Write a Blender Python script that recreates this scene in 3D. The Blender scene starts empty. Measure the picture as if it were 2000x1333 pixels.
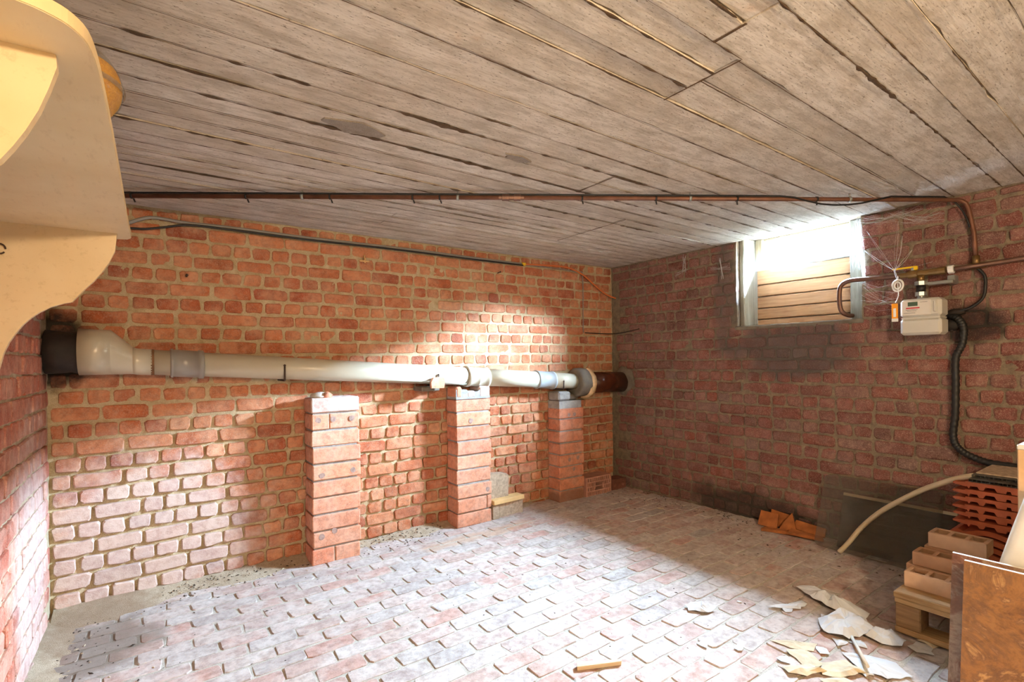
import bpy, math, random
from mathutils import Vector, Matrix, Euler, noise
random.seed(7)
R = math.radians
scene = bpy.context.scene
col = scene.collection

# ---------------------------------------------------------------- camera
YAW, ROLL, CAMZ, FPX = 0.6155, 0.0135, 1.15, 994.8
cam_d = bpy.data.cameras.new('camera'); cam = bpy.data.objects.new('camera', cam_d); col.objects.link(cam)
cam_d.sensor_width = 36.0; cam_d.lens = FPX / 2000 * 36.0; cam_d.shift_y = 37.5 / 2000
cam_d.clip_start = 0.02
R0 = Vector((math.cos(YAW), -math.sin(YAW), 0)); U0 = Vector((0, 0, 1)); F0 = Vector((math.sin(YAW), math.cos(YAW), 0))
cr, ur = R0 * math.cos(ROLL) - U0 * math.sin(ROLL), R0 * math.sin(ROLL) + U0 * math.cos(ROLL)
cam.matrix_world = Matrix(((cr.x, ur.x, -F0.x, 0), (cr.y, ur.y, -F0.y, 0), (cr.z, ur.z, -F0.z, CAMZ), (0, 0, 0, 1)))
scene.camera = cam

# ---------------------------------------------------------------- world, lamps, exposure
SKY = 760.0
LAMP = 40.0
EXPOSURE = 2.12
world = bpy.data.worlds.new('overcast_sky'); scene.world = world; world.use_nodes = True
wn = world.node_tree.nodes; bg = wn['Background']
bg.inputs[0].default_value = (0.61, 0.81, 1.0, 1); bg.inputs[1].default_value = SKY
pd = bpy.data.lights.new('window_portal', 'AREA'); pd.shape = 'RECTANGLE'; pd.size = 0.66; pd.size_y = 0.22
pd.cycles.is_portal = True
po = bpy.data.objects.new('window_portal', pd); col.objects.link(po)
po.matrix_world = Matrix(((0, 0, 1, 3.63), (1, 0, 0, 1.70), (0, 1, 0, 1.88), (0, 0, 0, 1)))
ld = bpy.data.lights.new('ceiling_lamp_offscreen', 'POINT'); ld.energy = LAMP; ld.color = (1.0, 0.74, 0.46); ld.shadow_soft_size = 0.05
lo = bpy.data.objects.new('ceiling_lamp_offscreen', ld); col.objects.link(lo); lo.location = (0.60, -0.95, 1.70)
vs = scene.view_settings
vs.view_transform = 'Standard'; vs.look = 'None'; vs.exposure = EXPOSURE; vs.gamma = 1.0; vs.use_curve_mapping = False
scene.cycles.max_bounces = 8; scene.cycles.diffuse_bounces = 4; scene.cycles.transmission_bounces = 4; scene.cycles.glossy_bounces = 2; scene.cycles.transparent_max_bounces = 12; scene.cycles.use_adaptive_sampling = True; scene.cycles.adaptive_min_samples = 24; scene.cycles.adaptive_threshold = 0.08
scene.cycles.sample_clamp_indirect = 6.0; scene.cycles.use_denoising = True; scene.cycles.caustics_reflective = False; scene.cycles.caustics_refractive = False

# ---------------------------------------------------------------- room dimensions (metres)
BW, RW, LW, CE, NW = 3.2, 3.361, -0.394, 1.962, -1.7
WY0, WY1, WZ0 = 1.235, 2.02, 1.365           # window opening in the right wall
def FZ(x): return -0.033 + 0.0187 * (x + 0.4)
TILT = -0.0187

# ---------------------------------------------------------------- materials
class NT:
    def __init__(s, name):
        s.m = bpy.data.materials.new(name); s.m.use_nodes = True; s.t = s.m.node_tree
        s.b = s.t.nodes['Principled BSDF']; s._pos = None
    def node(s, ty, **k):
        n = s.t.nodes.new(ty)
        for a, v in k.items(): setattr(n, a, v)
        return n
    def set(s, inp, v):
        if isinstance(v, bpy.types.NodeSocket): s.t.links.new(v, inp)
        elif isinstance(v, (tuple, list)) and len(v) == 3 and inp.type == 'RGBA': inp.default_value = (*v, 1)
        else: inp.default_value = v
    def pos(s):
        if not s._pos: s._pos = s.node('ShaderNodeNewGeometry').outputs['Position']
        return s._pos
    def obj(s): return s.node('ShaderNodeTexCoord').outputs['Object']
    def vscale(s, v, sc, rot=(0, 0, 0)):
        n = s.node('ShaderNodeMapping'); s.set(n.inputs[0], v); n.inputs['Scale'].default_value = sc; n.inputs['Rotation'].default_value = rot
        return n.outputs[0]
    def noise(s, v, sc, det=3, rough=0.55, dist=0.0):
        n = s.node('ShaderNodeTexNoise'); s.set(n.inputs['Vector'], v); n.inputs['Scale'].default_value = sc
        n.inputs['Detail'].default_value = det; n.inputs['Roughness'].default_value = rough; n.inputs['Distortion'].default_value = dist
        return n.outputs['Fac']
    def ramp(s, f, stops, mode='LINEAR'):
        n = s.node('ShaderNodeValToRGB'); s.set(n.inputs[0], f); cr_ = n.color_ramp; cr_.interpolation = mode
        while len(cr_.elements) < len(stops): cr_.elements.new(0.5)
        for e, (p, c) in zip(cr_.elements, stops):
            e.position = p; e.color = (*c, 1) if isinstance(c, (tuple, list)) else (c, c, c, 1)
        return n.outputs[0]
    def mix(s, f, a, b, mode='MIX'):
        n = s.node('ShaderNodeMix', data_type='RGBA', blend_type=mode)
        s.set(n.inputs[0], f); s.set(n.inputs[6], a); s.set(n.inputs[7], b)
        return n.outputs[2]
    def math(s, op, a, b=0.0, clamp=False):
        n = s.node('ShaderNodeMath', operation=op, use_clamp=clamp); s.set(n.inputs[0], a); s.set(n.inputs[1], b)
        return n.outputs[0]
    def attr(s, name): return s.node('ShaderNodeAttribute', attribute_name=name).outputs['Fac']
    def rand(s): return s.node('ShaderNodeObjectInfo').outputs['Random']
    def blob(s, c, r, nz, amp=0.7):
        """stain with an uneven outline around a place on the wall"""
        n = s.node('ShaderNodeVectorMath', operation='SUBTRACT'); s.set(n.inputs[0], s.pos()); n.inputs[1].default_value = c
        d = s.node('ShaderNodeVectorMath', operation='DIVIDE'); s.set(d.inputs[0], n.outputs[0]); d.inputs[1].default_value = r
        l = s.node('ShaderNodeVectorMath', operation='LENGTH'); s.set(l.inputs[0], d.outputs[0])
        v = s.math('ADD', l.outputs['Value'], s.math('MULTIPLY', s.math('SUBTRACT', nz, 0.5), amp * 2))
        n2 = s.node('ShaderNodeMapRange', interpolation_type='SMOOTHSTEP'); s.set(n2.inputs[0], v)
        n2.inputs[1].default_value = 1.15; n2.inputs[2].default_value = 0.55; n2.inputs[3].default_value = 0; n2.inputs[4].default_value = 1
        return n2.outputs[0]
    def bump(s, h, strength=0.3, dist=0.004):
        n = s.node('ShaderNodeBump'); n.inputs['Strength'].default_value = strength; n.inputs['Distance'].default_value = dist
        s.set(n.inputs['Height'], h); s.t.links.new(n.outputs[0], s.b.inputs['Normal'])
    def fin(s, color, rough=0.8, metal=0.0, **k):
        s.set(s.b.inputs['Base Color'], color); s.set(s.b.inputs['Roughness'], rough); s.b.inputs['Metallic'].default_value = metal
        for a, v in k.items(): s.set(s.b.inputs[a.replace('_', ' ')], v)
        return s.m

def hx(h):
    c = [int(h[i:i + 2], 16) / 255 for i in (0, 2, 4)]
    return tuple((x / 12.92 if x <= 0.04045 else ((x + 0.055) / 1.055) ** 2.4) for x in c)

def simple(name, c, rough=0.6, metal=0.0, var=0.15, sc=14.0, bump=0.15, bsc=60.0, **k):
    n = NT(name); v = n.obj(); nz = n.noise(v, sc, 4)
    lo_ = tuple(x * (1 - var) for x in c); hi_ = tuple(min(1, x * (1 + var)) for x in c)
    cc = n.ramp(nz, [(0.3, lo_), (0.7, hi_)])
    if bump: n.bump(n.noise(v, bsc, 3), bump, 0.002)
    return n.fin(cc, rough, metal, **k)

def brick_mat(name, palette, pale, pale_amt, stains, bumpk=0.5):
    n = NT(name); p = n.pos()
    r = n.math('FRACT', n.math('ADD', n.attr('rnd'), n.rand()))
    base = n.ramp(r, [(i / (len(palette) - 1), hx(c)) for i, c in enumerate(palette)])
    big = n.noise(p, 9, 4, 0.6); mid = n.noise(p, 34, 4, 0.65); fine = n.noise(p, 190, 3, 0.7)
    c = n.mix(n.ramp(big, [(0.42, 0.0), (0.72, pale_amt)]), base, hx(pale))
    c = n.mix(n.ramp(mid, [(0.33, 0.75), (0.58, 0.0)]), c, n.mix(1.0, c, (0.55, 0.5, 0.48), 'MULTIPLY'))
    c = n.mix(n.ramp(fine, [(0.5, 0.0), (0.72, 0.5)]), c, hx('C9B29A'))
    edge = n.noise(p, 6, 5, 0.65)
    for (cc, rr, colr, amt) in stains:
        f = n.math('MULTIPLY', n.blob(cc, rr, edge), n.math('MULTIPLY', n.ramp(mid, [(0.25, 0.55), (0.6, 1.0)]), amt))
        c = n.mix(f, c, hx(colr))
    h = n.math('ADD', n.math('MULTIPLY', mid, 0.7), n.math('MULTIPLY', fine, 0.35))
    n.bump(h, bumpk, 0.006)
    return n.fin(c, 0.88)

def mortar_mat(name, c1, c2, stains=(), bumpk=0.7):
    n = NT(name); p = n.pos()
    a = n.noise(p, 22, 5, 0.7); b = n.noise(p, 260, 3, 0.7)
    c = n.ramp(a, [(0.3, hx(c1)), (0.7, hx(c2))])
    c = n.mix(n.ramp(b, [(0.35, 0.5), (0.55, 0.0)]), c, n.mix(1.0, c, (0.5, 0.45, 0.4), 'MULTIPLY'))
    edge = n.noise(p, 6, 5, 0.65)
    for (cc, rr, colr, amt) in stains:
        c = n.mix(n.math('MULTIPLY', n.blob(cc, rr, edge), amt), c, hx(colr))
    n.bump(n.math('ADD', n.math('MULTIPLY', a, 0.6), b), bumpk, 0.006)
    return n.fin(c, 0.95)

SALT = 'CFC9C4'; SOOT = '2A2420'
st_back = [((-0.05, 3.2, 0.22), (0.62, 0.4, 0.52), SALT, 0.62), ((-0.36, 3.2, 1.22), (0.17, 0.3, 0.24), '1E1814', 0.95)]
st_right = [((3.36, 1.95, 0.1), (0.4, 0.6, 0.14), '2B2722', 0.85),                       # damp black bricks at the foot
            ((3.36, 1.65, 1.2), (0.4, 0.45, 0.22), '4B4A4C', 0.7),                        # dark grey patch under the sill
            ((3.36, 2.1, 1.6), (0.4, 0.1, 0.5), '55524F', 0.6),                           # cement beside the reveal
            ((3.36, 0.75, 1.3), (0.4, 0.14, 0.1), '1F1B19', 0.9)]                         # tar where the hose enters
st_left = [((-0.39, 2.75, 0.3), (0.4, 0.4, 0.75), SALT, 0.5), ((-0.39, 3.1, 1.2), (0.3, 0.16, 0.16), '1E1814', 0.85)]
M = {}
M['brick_back'] = brick_mat('brick_back', ['A95630', 'B9693F', 'A04B2A', 'C68158', 'AE6038', 'BA7650', '93452A', 'BF7045', 'C48E6A'], 'D8A886', 0.7, st_back)
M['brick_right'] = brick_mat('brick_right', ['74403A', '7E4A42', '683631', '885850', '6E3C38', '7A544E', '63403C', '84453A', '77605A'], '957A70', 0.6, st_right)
M['brick_left'] = brick_mat('brick_left', ['A8553F', 'B5674C', '9C4A35', 'B87660', 'A65A45'], 'D2A994', 0.6, st_left)
M['mortar_back'] = mortar_mat('mortar_back', 'B09A74', 'D6C6A4', [((-0.36, 3.2, 1.22), (0.16, 0.3, 0.2), '1E1814', 0.95)])
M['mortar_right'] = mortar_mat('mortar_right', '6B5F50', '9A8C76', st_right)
M['mortar_left'] = mortar_mat('mortar_left', 'A59274', 'CDBFA4')
M['floor_brick'] = brick_mat('floor_brick', ['B5A59E', 'B5988E', 'AFA7A4', 'BEB4AF', 'B78F83', 'A7A2A0', 'BEADA5', 'B29F97'], 'CCC9C5', 0.85,
    [((-0.25, 2.75, 0.0), (0.3, 0.32, 0.4), '6E6052', 0.8), ((1.75, 2.85, 0), (0.5, 0.08, 0.4), 'B3875A', 0.5)], 0.45)
M['floor_joint'] = mortar_mat('floor_joint', 'ACA69A', 'CBC6BA', [((-0.25, 2.75, 0.0), (0.3, 0.32, 0.4), '6E6052', 0.8)])
M['pillar_brick'] = brick_mat('pillar_brick', ['D08060', 'CC8A6A', 'D8926E', 'C87452', 'D29C7C'], 'DDB49E', 0.5, [((2.75, 3.05, 0.05), (0.3, 0.3, 0.08), '5A4030', 0.7)], 0.3)
M['pillar_mortar'] = mortar_mat('pillar_mortar', '8F8E8C', 'B9B7B2')
M['plaster'] = mortar_mat('plaster', 'C9C2B8', 'E6E0D8', (), 0.4)
M['smeared'] = brick_mat('plaster_smeared_brick', ['DCCFC8', 'DCCFC8'], 'C9806A', 0.9, [], 0.4)

def concrete():
    n = NT('board_marked_concrete'); p = n.pos()
    grain = n.noise(n.vscale(p, (2.2, 34, 30)), 3.2, 6, 0.7, 0.3)
    pat = n.noise(p, 2.6, 5, 0.62); spk = n.noise(n.vscale(p, (18, 60, 40)), 4.0, 3, 0.7)
    r = n.math('FRACT', n.math('ADD', n.attr('rnd'), n.rand()))
    base = n.ramp(r, [(0, hx('C4B8A8')), (0.3, hx('D6CEC3')), (0.6, hx('BEB2A1')), (1, hx('DCD5CB'))])
    c = n.mix(n.ramp(pat, [(0.38, 0.0), (0.64, 0.75)]), base, hx('E0DAD1'))
    c = n.mix(n.ramp(grain, [(0.34, 0.6), (0.52, 0.0)]), c, n.mix(1.0, c, (0.66, 0.60, 0.53), 'MULTIPLY'))
    c = n.mix(n.ramp(spk, [(0.32, 0.85), (0.38, 0.0)]), c, hx('5B4938'))
    c = n.mix(n.ramp(n.noise(p, 4.1, 3), [(0.68, 0.0), (0.76, 0.45)]), c, hx('C79A6A'))
    c = n.mix(n.ramp(n.noise(n.vscale(p, (1, 3, 3)), 7, 6, 0.75), [(0.44, 0.0), (0.62, 0.7)]), c, hx('A79C8C'))
    pit = n.ramp(spk, [(0.30, 0.0), (0.42, 1.0)])
    n.bump(n.math('ADD', n.math('MULTIPLY', grain, 0.8), n.math('MULTIPLY', pit, 0.6)), 0.55, 0.006)
    return n.fin(c, 0.92)
M['concrete'] = concrete()
M['joint_dirt'] = mortar_mat('joint_dirt', '4A3828', '70583F')
M['spall'] = mortar_mat('spall', '8A8178', 'A69C92')
M['pvc'] = simple('cream_pvc', hx('BDB7A4'), 0.28, var=0.06, sc=5, bump=0.02)
M['pvc_grey'] = simple('grey_pvc', hx('8F8C87'), 0.3, var=0.06, sc=5, bump=0.02)
M['pvc_blue'] = simple('bluegrey_pvc', hx('9DA2A5'), 0.3, var=0.06, sc=5, bump=0.02)
M['glue'] = simple('brown_sealant', hx('7A5636'), 0.7, var=0.3, sc=30)
M['stoneware'] = simple('brown_stoneware', hx('4A2416'), 0.22, var=0.4, sc=9, bump=0.25, bsc=35)
M['stone_rim'] = simple('broken_rim', hx('D2B48A'), 0.8, var=0.3, sc=18, bump=0.6, bsc=40)
M['soot'] = simple('tarred_iron', hx('241C18'), 0.7, var=0.5, sc=20, bump=0.8, bsc=30)
M['cement'] = simple('grey_cement', hx('6E675C'), 0.9, var=0.25, sc=18, bump=0.7, bsc=45)
M['copper'] = simple('dull_copper', hx('75503F'), 0.5, 0.45, 0.25, 18, 0.1)
M['copper_old'] = simple('dark_copper', hx('75594E'), 0.42, 0.6, 0.2, 18, 0.1)
M['brass'] = simple('brass', hx('8E7248'), 0.45, 0.7, 0.2, 18, 0.1)
M['iron'] = simple('rusty_iron', hx('4A3A32'), 0.6, 0.5, 0.3, 25, 0.3)
M['black'] = simple('black_plastic', hx('17181A'), 0.5, var=0.2)
M['zinc'] = simple('zinc_fitting', hx('9FA6A6'), 0.35, 0.6, 0.12)
M['grey_cable'] = simple('grey_cable', hx('8C8A86'), 0.5, var=0.1)
M['orange'] = simple('orange_cable', hx('D2703A'), 0.5, var=0.1)
M['yellow_plastic'] = simple('yellow_plastic', hx('E8C21C'), 0.4, var=0.06)
M['meter'] = simple('pale_grey_enamel', hx('C4C4BE'), 0.42, var=0.05, sc=6, bump=0.03)
M['meter_panel'] = simple('meter_panel', hx('D2D0CC'), 0.45, var=0.03, bump=0.0)
M['lcd'] = simple('lcd_glass', hx('4E6355'), 0.2, var=0.05, bump=0.0)
M['red'] = simple('red_print', hx('C02A38'), 0.5, var=0.03, bump=0.0)
M['ink'] = simple('grey_print', hx('77777A'), 0.6, var=0.05, bump=0.0)
M['tag_orange'] = simple('orange_tag', hx('F0A020'), 0.45, var=0.04, bump=0.0)
M['white_plastic'] = simple('white_plastic', hx('E4E8EA'), 0.4, var=0.04, bump=0.0)
M['block'] = simple('breeze_block', hx('A9957F'), 0.95, var=0.3, sc=60, bump=0.9, bsc=90)
M['lath'] = simple('tan_lath', hx('D8B27A'), 0.7, var=0.12, sc=12)
M['perf'] = simple('perforated_clay', hx('B98874'), 0.9, var=0.12, sc=14, bump=0.3)
M['dark_clay'] = simple('dark_clay', hx('77493A'), 0.9, var=0.25, sc=14, bump=0.4)
M['hollow'] = simple('hollow_clay', hx('C6A283'), 0.9, var=0.15, sc=12, bump=0.3)
M['hollow2'] = simple('brown_hollow_clay', hx('B58C6C'), 0.9, var=0.15, sc=12, bump=0.3)
M['tile'] = simple('terracotta_tile', hx('B4603F'), 0.8, var=0.12, sc=20, bump=0.25, bsc=80)
M['shard'] = simple('orange_brown_shard', hx('A0602F'), 0.85, var=0.3, sc=18, bump=0.5)
M['paper'] = simple('white_torn_paper', hx('CBD0D5'), 0.85, var=0.05, sc=12, bump=0.3, bsc=25)
M['card'] = simple('yellowed_card', hx('C6B99E'), 0.9, var=0.2, sc=20, bump=0.4, bsc=40)
M['stick'] = simple('pale_stick', hx('CFC9BC'), 0.7, var=0.1)
M['tube'] = simple('cream_tube', hx('CDBE9E'), 0.4, var=0.06, bump=0.0)
M['sand'] = mortar_mat('sand', 'A8967C', 'CBBDA6', [((-0.2, 3.0, 0.0), (0.25, 0.3, 0.3), '8A7058', 0.6)], 0.9)
M['sack'] = simple('white_sack', hx('DADAD6'), 0.8, var=0.08, sc=10, bump=0.5, bsc=18)
M['chip'] = simple('beige_board', hx('C9A67C'), 0.7, var=0.1, sc=30)
M['slab_edge'] = simple('pale_slab_edge', hx('D6D4CE'), 0.4, var=0.05, bump=0.0)

def wood(name, c1, c2, axis=0, sc=1.0, rough=0.75):
    n = NT(name); v = n.obj(); s_ = [26 * sc] * 3; s_[axis] = 1.6 * sc
    g = n.noise(n.vscale(v, s_), 2.5, 5, 0.65, 0.4); b = n.noise(v, 5, 3)
    c = n.ramp(g, [(0.3, hx(c1)), (0.7, hx(c2))])
    c = n.mix(n.ramp(b, [(0.45, 0.0), (0.7, 0.4)]), c, n.mix(1.0, c, (0.6, 0.55, 0.5), 'MULTIPLY'))
    n.bump(g, 0.3, 0.003)
    return n.fin(c, rough)
M['win_board'] = wood('window_board', '946A46', 'B88E64', 1)
M['win_frame'] = wood('weathered_frame', '7A7568', 'A09C8E', 2)
M['win_trim'] = wood('pale_window_frame', 'A89C82', 'C6BCA4', 2)
M['pallet'] = wood('pallet_wood', '9C7648', 'C9A574', 1)
M['pallet_dark'] = wood('pallet_block', '7A5A3A', 'A98254', 1)
M['sliver'] = wood('wood_sliver', 'C8A87C', 'E6D8B8', 0)
def mdf():
    n = NT('cream_painted_mdf'); v = n.obj()
    a = n.noise(n.vscale(v, (20, 5, 20)), 3, 5, 0.7); b = n.noise(v, 4, 4)
    c = n.ramp(b, [(0.35, hx('D8C096')), (0.65, hx('E2CEA8'))])
    c = n.mix(n.ramp(a, [(0.3, 0.35), (0.45, 0.0)]), c, hx('B99C70'))
    n.bump(a, 0.06, 0.002)
    return n.fin(c, 0.55)
M['mdf'] = mdf()
M['mdf_edge'] = simple('mdf_edge', hx('DCC394'), 0.6, var=0.06)
def marble(name, cols, seed):
    n = NT(name); v = n.vscale(n.obj(), (1, 1, 1), (0.6 + seed, 0.3, 0.5))
    w = n.noise(v, 7, 7, 0.68, 0.9); w2 = n.noise(v, 22, 6, 0.7, 0.6)
    c = n.ramp(w, [(0.30, hx(cols[0])), (0.42, hx(cols[1])), (0.5, hx(cols[2])), (0.57, hx(cols[3])), (0.7, hx(cols[4]))])
    c = n.mix(n.ramp(w2, [(0.35, 0.6), (0.55, 0.0)]), c, n.mix(1.0, c, (0.5, 0.42, 0.36), 'MULTIPLY'))
    return n.fin(c, 0.25)
M['marble'] = marble('brown_marbled_slab', ['6A4222', '9A6A34', '7E5630', 'C29258', 'B28E70'], 0)
M['marble2'] = marble('dark_marbled_slab', ['5A382A', '6E4634', '7E5642', 'A08A78', '643E2E'], 2)
def glass(name, c, alpha_mix, rough=0.05, ior=1.2):
    n = NT(name)
    tr = n.node('ShaderNodeBsdfTransparent'); tr.inputs[0].default_value = (*c, 1)
    dn = n.noise(n.obj(), 9, 4); n.set(n.b.inputs['Base Color'], hx('86827A')); n.b.inputs['Roughness'].default_value = rough
    mx = n.node('ShaderNodeMixShader'); n.set(mx.inputs[0], n.ramp(dn, [(0.3, alpha_mix * 0.7), (0.7, alpha_mix * 1.3)]))
    n.t.links.new(tr.outputs[0], mx.inputs[1]); n.t.links.new(n.b.outputs[0], mx.inputs[2])
    n.t.links.new(mx.outputs[0], n.t.nodes['Material Output'].inputs[0])
    return n.m
M['smoked_glass'] = glass('dusty_smoked_glass', (0.86, 0.85, 0.83), 0.17, 0.4)
M['smoked_glass2'] = glass('dark_smoked_glass', (0.70, 0.68, 0.66), 0.24, 0.4)
M['jar_glass'] = glass('jar_glass', (0.96, 0.96, 0.94), 0.22, 0.06)
M['jar_seam'] = glass('jar_seam', (0.95, 0.93, 0.86), 0.4, 0.08)
M['pane'] = glass('dusty_pane', (0.96, 0.98, 1.0), 0.004, 0.3)
M['web_thick'] = glass('cobweb_thread', (1, 1, 1), 0.6, 0.9)
M['plastic_sheet'] = glass('grey_plastic_sheet', (0.75, 0.76, 0.76), 0.55, 0.3)
M['web'] = glass('cobweb', (1, 1, 1), 0.09, 0.9)

for w_ in ('web', 'web_thick'):
    M[w_].node_tree.nodes['Principled BSDF'].inputs['Base Color'].default_value = (0.85, 0.88, 0.92, 1)
def grain():
    n = NT('mustard_grain'); v = n.obj()
    f = n.noise(v, 240, 3, 0.7)
    n.bump(f, 0.5, 0.003)
    return n.fin(n.ramp(f, [(0.3, hx('B87A10')), (0.7, hx('E0A62A'))]), 0.8)
M['grain'] = grain()

# ---------------------------------------------------------------- mesh builder
class MB:
    def __init__(s): s.v = []; s.f = []; s.smooth = []
    def add(s, vs_, fs, smooth=False):
        o = len(s.v); s.v += [tuple(v) for v in vs_]
        for f in fs: s.f.append([i + o for i in f]); s.smooth.append(smooth)
        return s
    def box(s, a, b, mat=None):
        (x0, y0, z0), (x1, y1, z1) = a, b
        vs_ = [(x0, y0, z0), (x1, y0, z0), (x1, y1, z0), (x0, y1, z0), (x0, y0, z1), (x1, y0, z1), (x1, y1, z1), (x0, y1, z1)]
        if mat: vs_ = [mat @ Vector(v) for v in vs_]
        return s.add(vs_, [(0, 3, 2, 1), (4, 5, 6, 7), (0, 1, 5, 4), (1, 2, 6, 5), (2, 3, 7, 6), (3, 0, 4, 7)])
    def bevbox(s, a, b, r=0.004, mat=None):
        """box with chamfered edges"""
        c = [(a[i] + b[i]) / 2 for i in range(3)]; h = [(b[i] - a[i]) / 2 for i in range(3)]; r = min(r, min(h) * 0.9)
        vs_ = []; idx = {}
        for sx in (-1, 1):
            for sy in (-1, 1):
                for sz in (-1, 1):
                    for ax in range(3):
                        d = [h[0] - r, h[1] - r, h[2] - r]; d[ax] = h[ax]
                        idx[(sx, sy, sz, ax)] = len(vs_); vs_.append((c[0] + sx * d[0], c[1] + sy * d[1], c[2] + sz * d[2]))
        fs = []
        for ax in range(3):
            o1, o2 = (ax + 1) % 3, (ax + 2) % 3
            for sg in (-1, 1):
                q = []
                for a1, a2 in ((-1, -1), (1, -1), (1, 1), (-1, 1)):
                    k = [0, 0, 0]; k[ax] = sg; k[o1] = a1; k[o2] = a2; q.append(idx[(*k, ax)])
                fs.append(q if sg > 0 else q[::-1])
            for a1 in (-1, 1):
                for a2 in (-1, 1):
                    k0 = [0, 0, 0]; k1 = [0, 0, 0]; k0[ax] = -1; k1[ax] = 1
                    for k in (k0, k1): k[o1] = a1; k[o2] = a2
                    q = [idx[(*k0, o1)], idx[(*k1, o1)], idx[(*k1, o2)], idx[(*k0, o2)]]
                    fs.append(q if a1 * a2 > 0 else q[::-1])
        for sx in (-1, 1):
            for sy in (-1, 1):
                for sz in (-1, 1):
                    q = [idx[(sx, sy, sz, 0)], idx[(sx, sy, sz, 1)], idx[(sx, sy, sz, 2)]]
                    fs.append(q if sx * sy * sz > 0 else q[::-1])
        if mat: vs_ = [mat @ Vector(v) for v in vs_]
        return s.add(vs_, fs)
    def loft(s, rings, cap=True, smooth=True):
        n = len(rings[0]); o = len(s.v)
        for r in rings: s.v += [tuple(p) for p in r]
        for i in range(len(rings) - 1):
            for j in range(n):
                k = (j + 1) % n
                s.f.append([o + i * n + j, o + i * n + k, o + (i + 1) * n + k, o + (i + 1) * n + j]); s.smooth.append(smooth)
        if cap:
            s.f.append([o + j for j in range(n)][::-1]); s.smooth.append(False)
            e = o + (len(rings) - 1) * n; s.f.append([e + j for j in range(n)]); s.smooth.append(False)
        return s
    def tube(s, pts, r, n=10, cap=True, smooth=True):
        pts = [Vector(p) for p in pts]; rr = r if isinstance(r, (list, tuple)) else [r] * len(pts)
        up = None; rings = []
        for i, p in enumerate(pts):
            t = (pts[min(i + 1, len(pts) - 1)] - pts[max(i - 1, 0)]).normalized()
            if up is None: up = t.orthogonal().normalized()
            up = (up - t * up.dot(t)); up = up.normalized() if up.length > 1e-6 else t.orthogonal().normalized()
            w = t.cross(up)
            rings.append([p + (up * math.cos(2 * math.pi * j / n) + w * math.sin(2 * math.pi * j / n)) * rr[i] for j in range(n)])
        return s.loft(rings, cap, smooth)
    def rings(s, prof, n=24, axis='x', cap=True, smooth=True):
        """prof: list of (t, centre_b, centre_c, radius) with circles at right angles to the axis"""
        rr = []
        for t, b, c, r in prof:
            ring = []
            for j in range(n):
                a = 2 * math.pi * j / n; u, v = b + r * math.cos(a), c + r * math.sin(a)
                ring.append({'x': (t, u, v), 'y': (u, t, v), 'z': (u, v, t)}[axis])
            if axis == 'y': ring = ring[::-1]
            rr.append(ring)
        return s.loft(rr, cap, smooth)
    def prism(s, poly, z0, z1, fn=lambda u, v, w: (u, v, w), smooth=False):
        n = len(poly); o = len(s.v)
        for w in (z0, z1): s.v += [tuple(fn(u, v, w)) for u, v in poly]
        s.f.append([o + i for i in range(n)][::-1]); s.f.append([o + n + i for i in range(n)]); s.smooth += [False, False]
        for i in range(n):
            k = (i + 1) % n; s.f.append([o + i, o + k, o + n + k, o + n + i]); s.smooth.append(smooth)
        return s
    def mesh(s, name, mat, rnd=None, fix=True):
        me = bpy.data.meshes.new(name); me.from_pydata(s.v, [], s.f)
        me.polygons.foreach_set('use_smooth', s.smooth)
        if fix:
            import bmesh
            bm = bmesh.new(); bm.from_mesh(me); bmesh.ops.recalc_face_normals(bm, faces=bm.faces); bm.to_mesh(me); bm.free()
        if rnd is not None:
            at = me.attributes.new('rnd', 'FLOAT', 'POINT')
            at.data.foreach_set('value', rnd if isinstance(rnd, list) else [rnd] * len(s.v))
        for m in (mat if isinstance(mat, list) else [mat]): me.materials.append(M[m])
        me.update()
        return me
    def build(s, name, mat, parent=None, rnd=None, fix=True):
        return link(name, s.mesh(name, mat, rnd, fix), parent)

def link(name, me, parent=None):
    o = bpy.data.objects.new(name, me); col.objects.link(o)
    if parent: o.parent = parent
    return o
def tag(o, label, cat, group=None):
    o['label'] = label; o['category'] = cat
    if group: o['group'] = group
    return o
def thing(name, label, cat, loc=(0, 0, 0), group=None, rz=0.0):
    o = bpy.data.objects.new(name, None); col.objects.link(o); o.location = loc; o.rotation_euler = (0, 0, rz); o.empty_display_size = 0.05
    return tag(o, label, cat, group)
def struct(o): o['kind'] = 'structure'; return o
def part(name, mb, mat, parent, label=None):
    """a part (or sub-part) built in room coordinates, hung under its thing (or part)"""
    root = parent.parent or parent
    L = (Matrix.Translation(root.location) @ root.rotation_euler.to_matrix().to_4x4()).inverted()
    mb.v = [tuple(L @ Vector(v)) for v in mb.v]
    o = mb.build(name, mat, parent)
    if label: o['label'] = label
    return o

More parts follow.
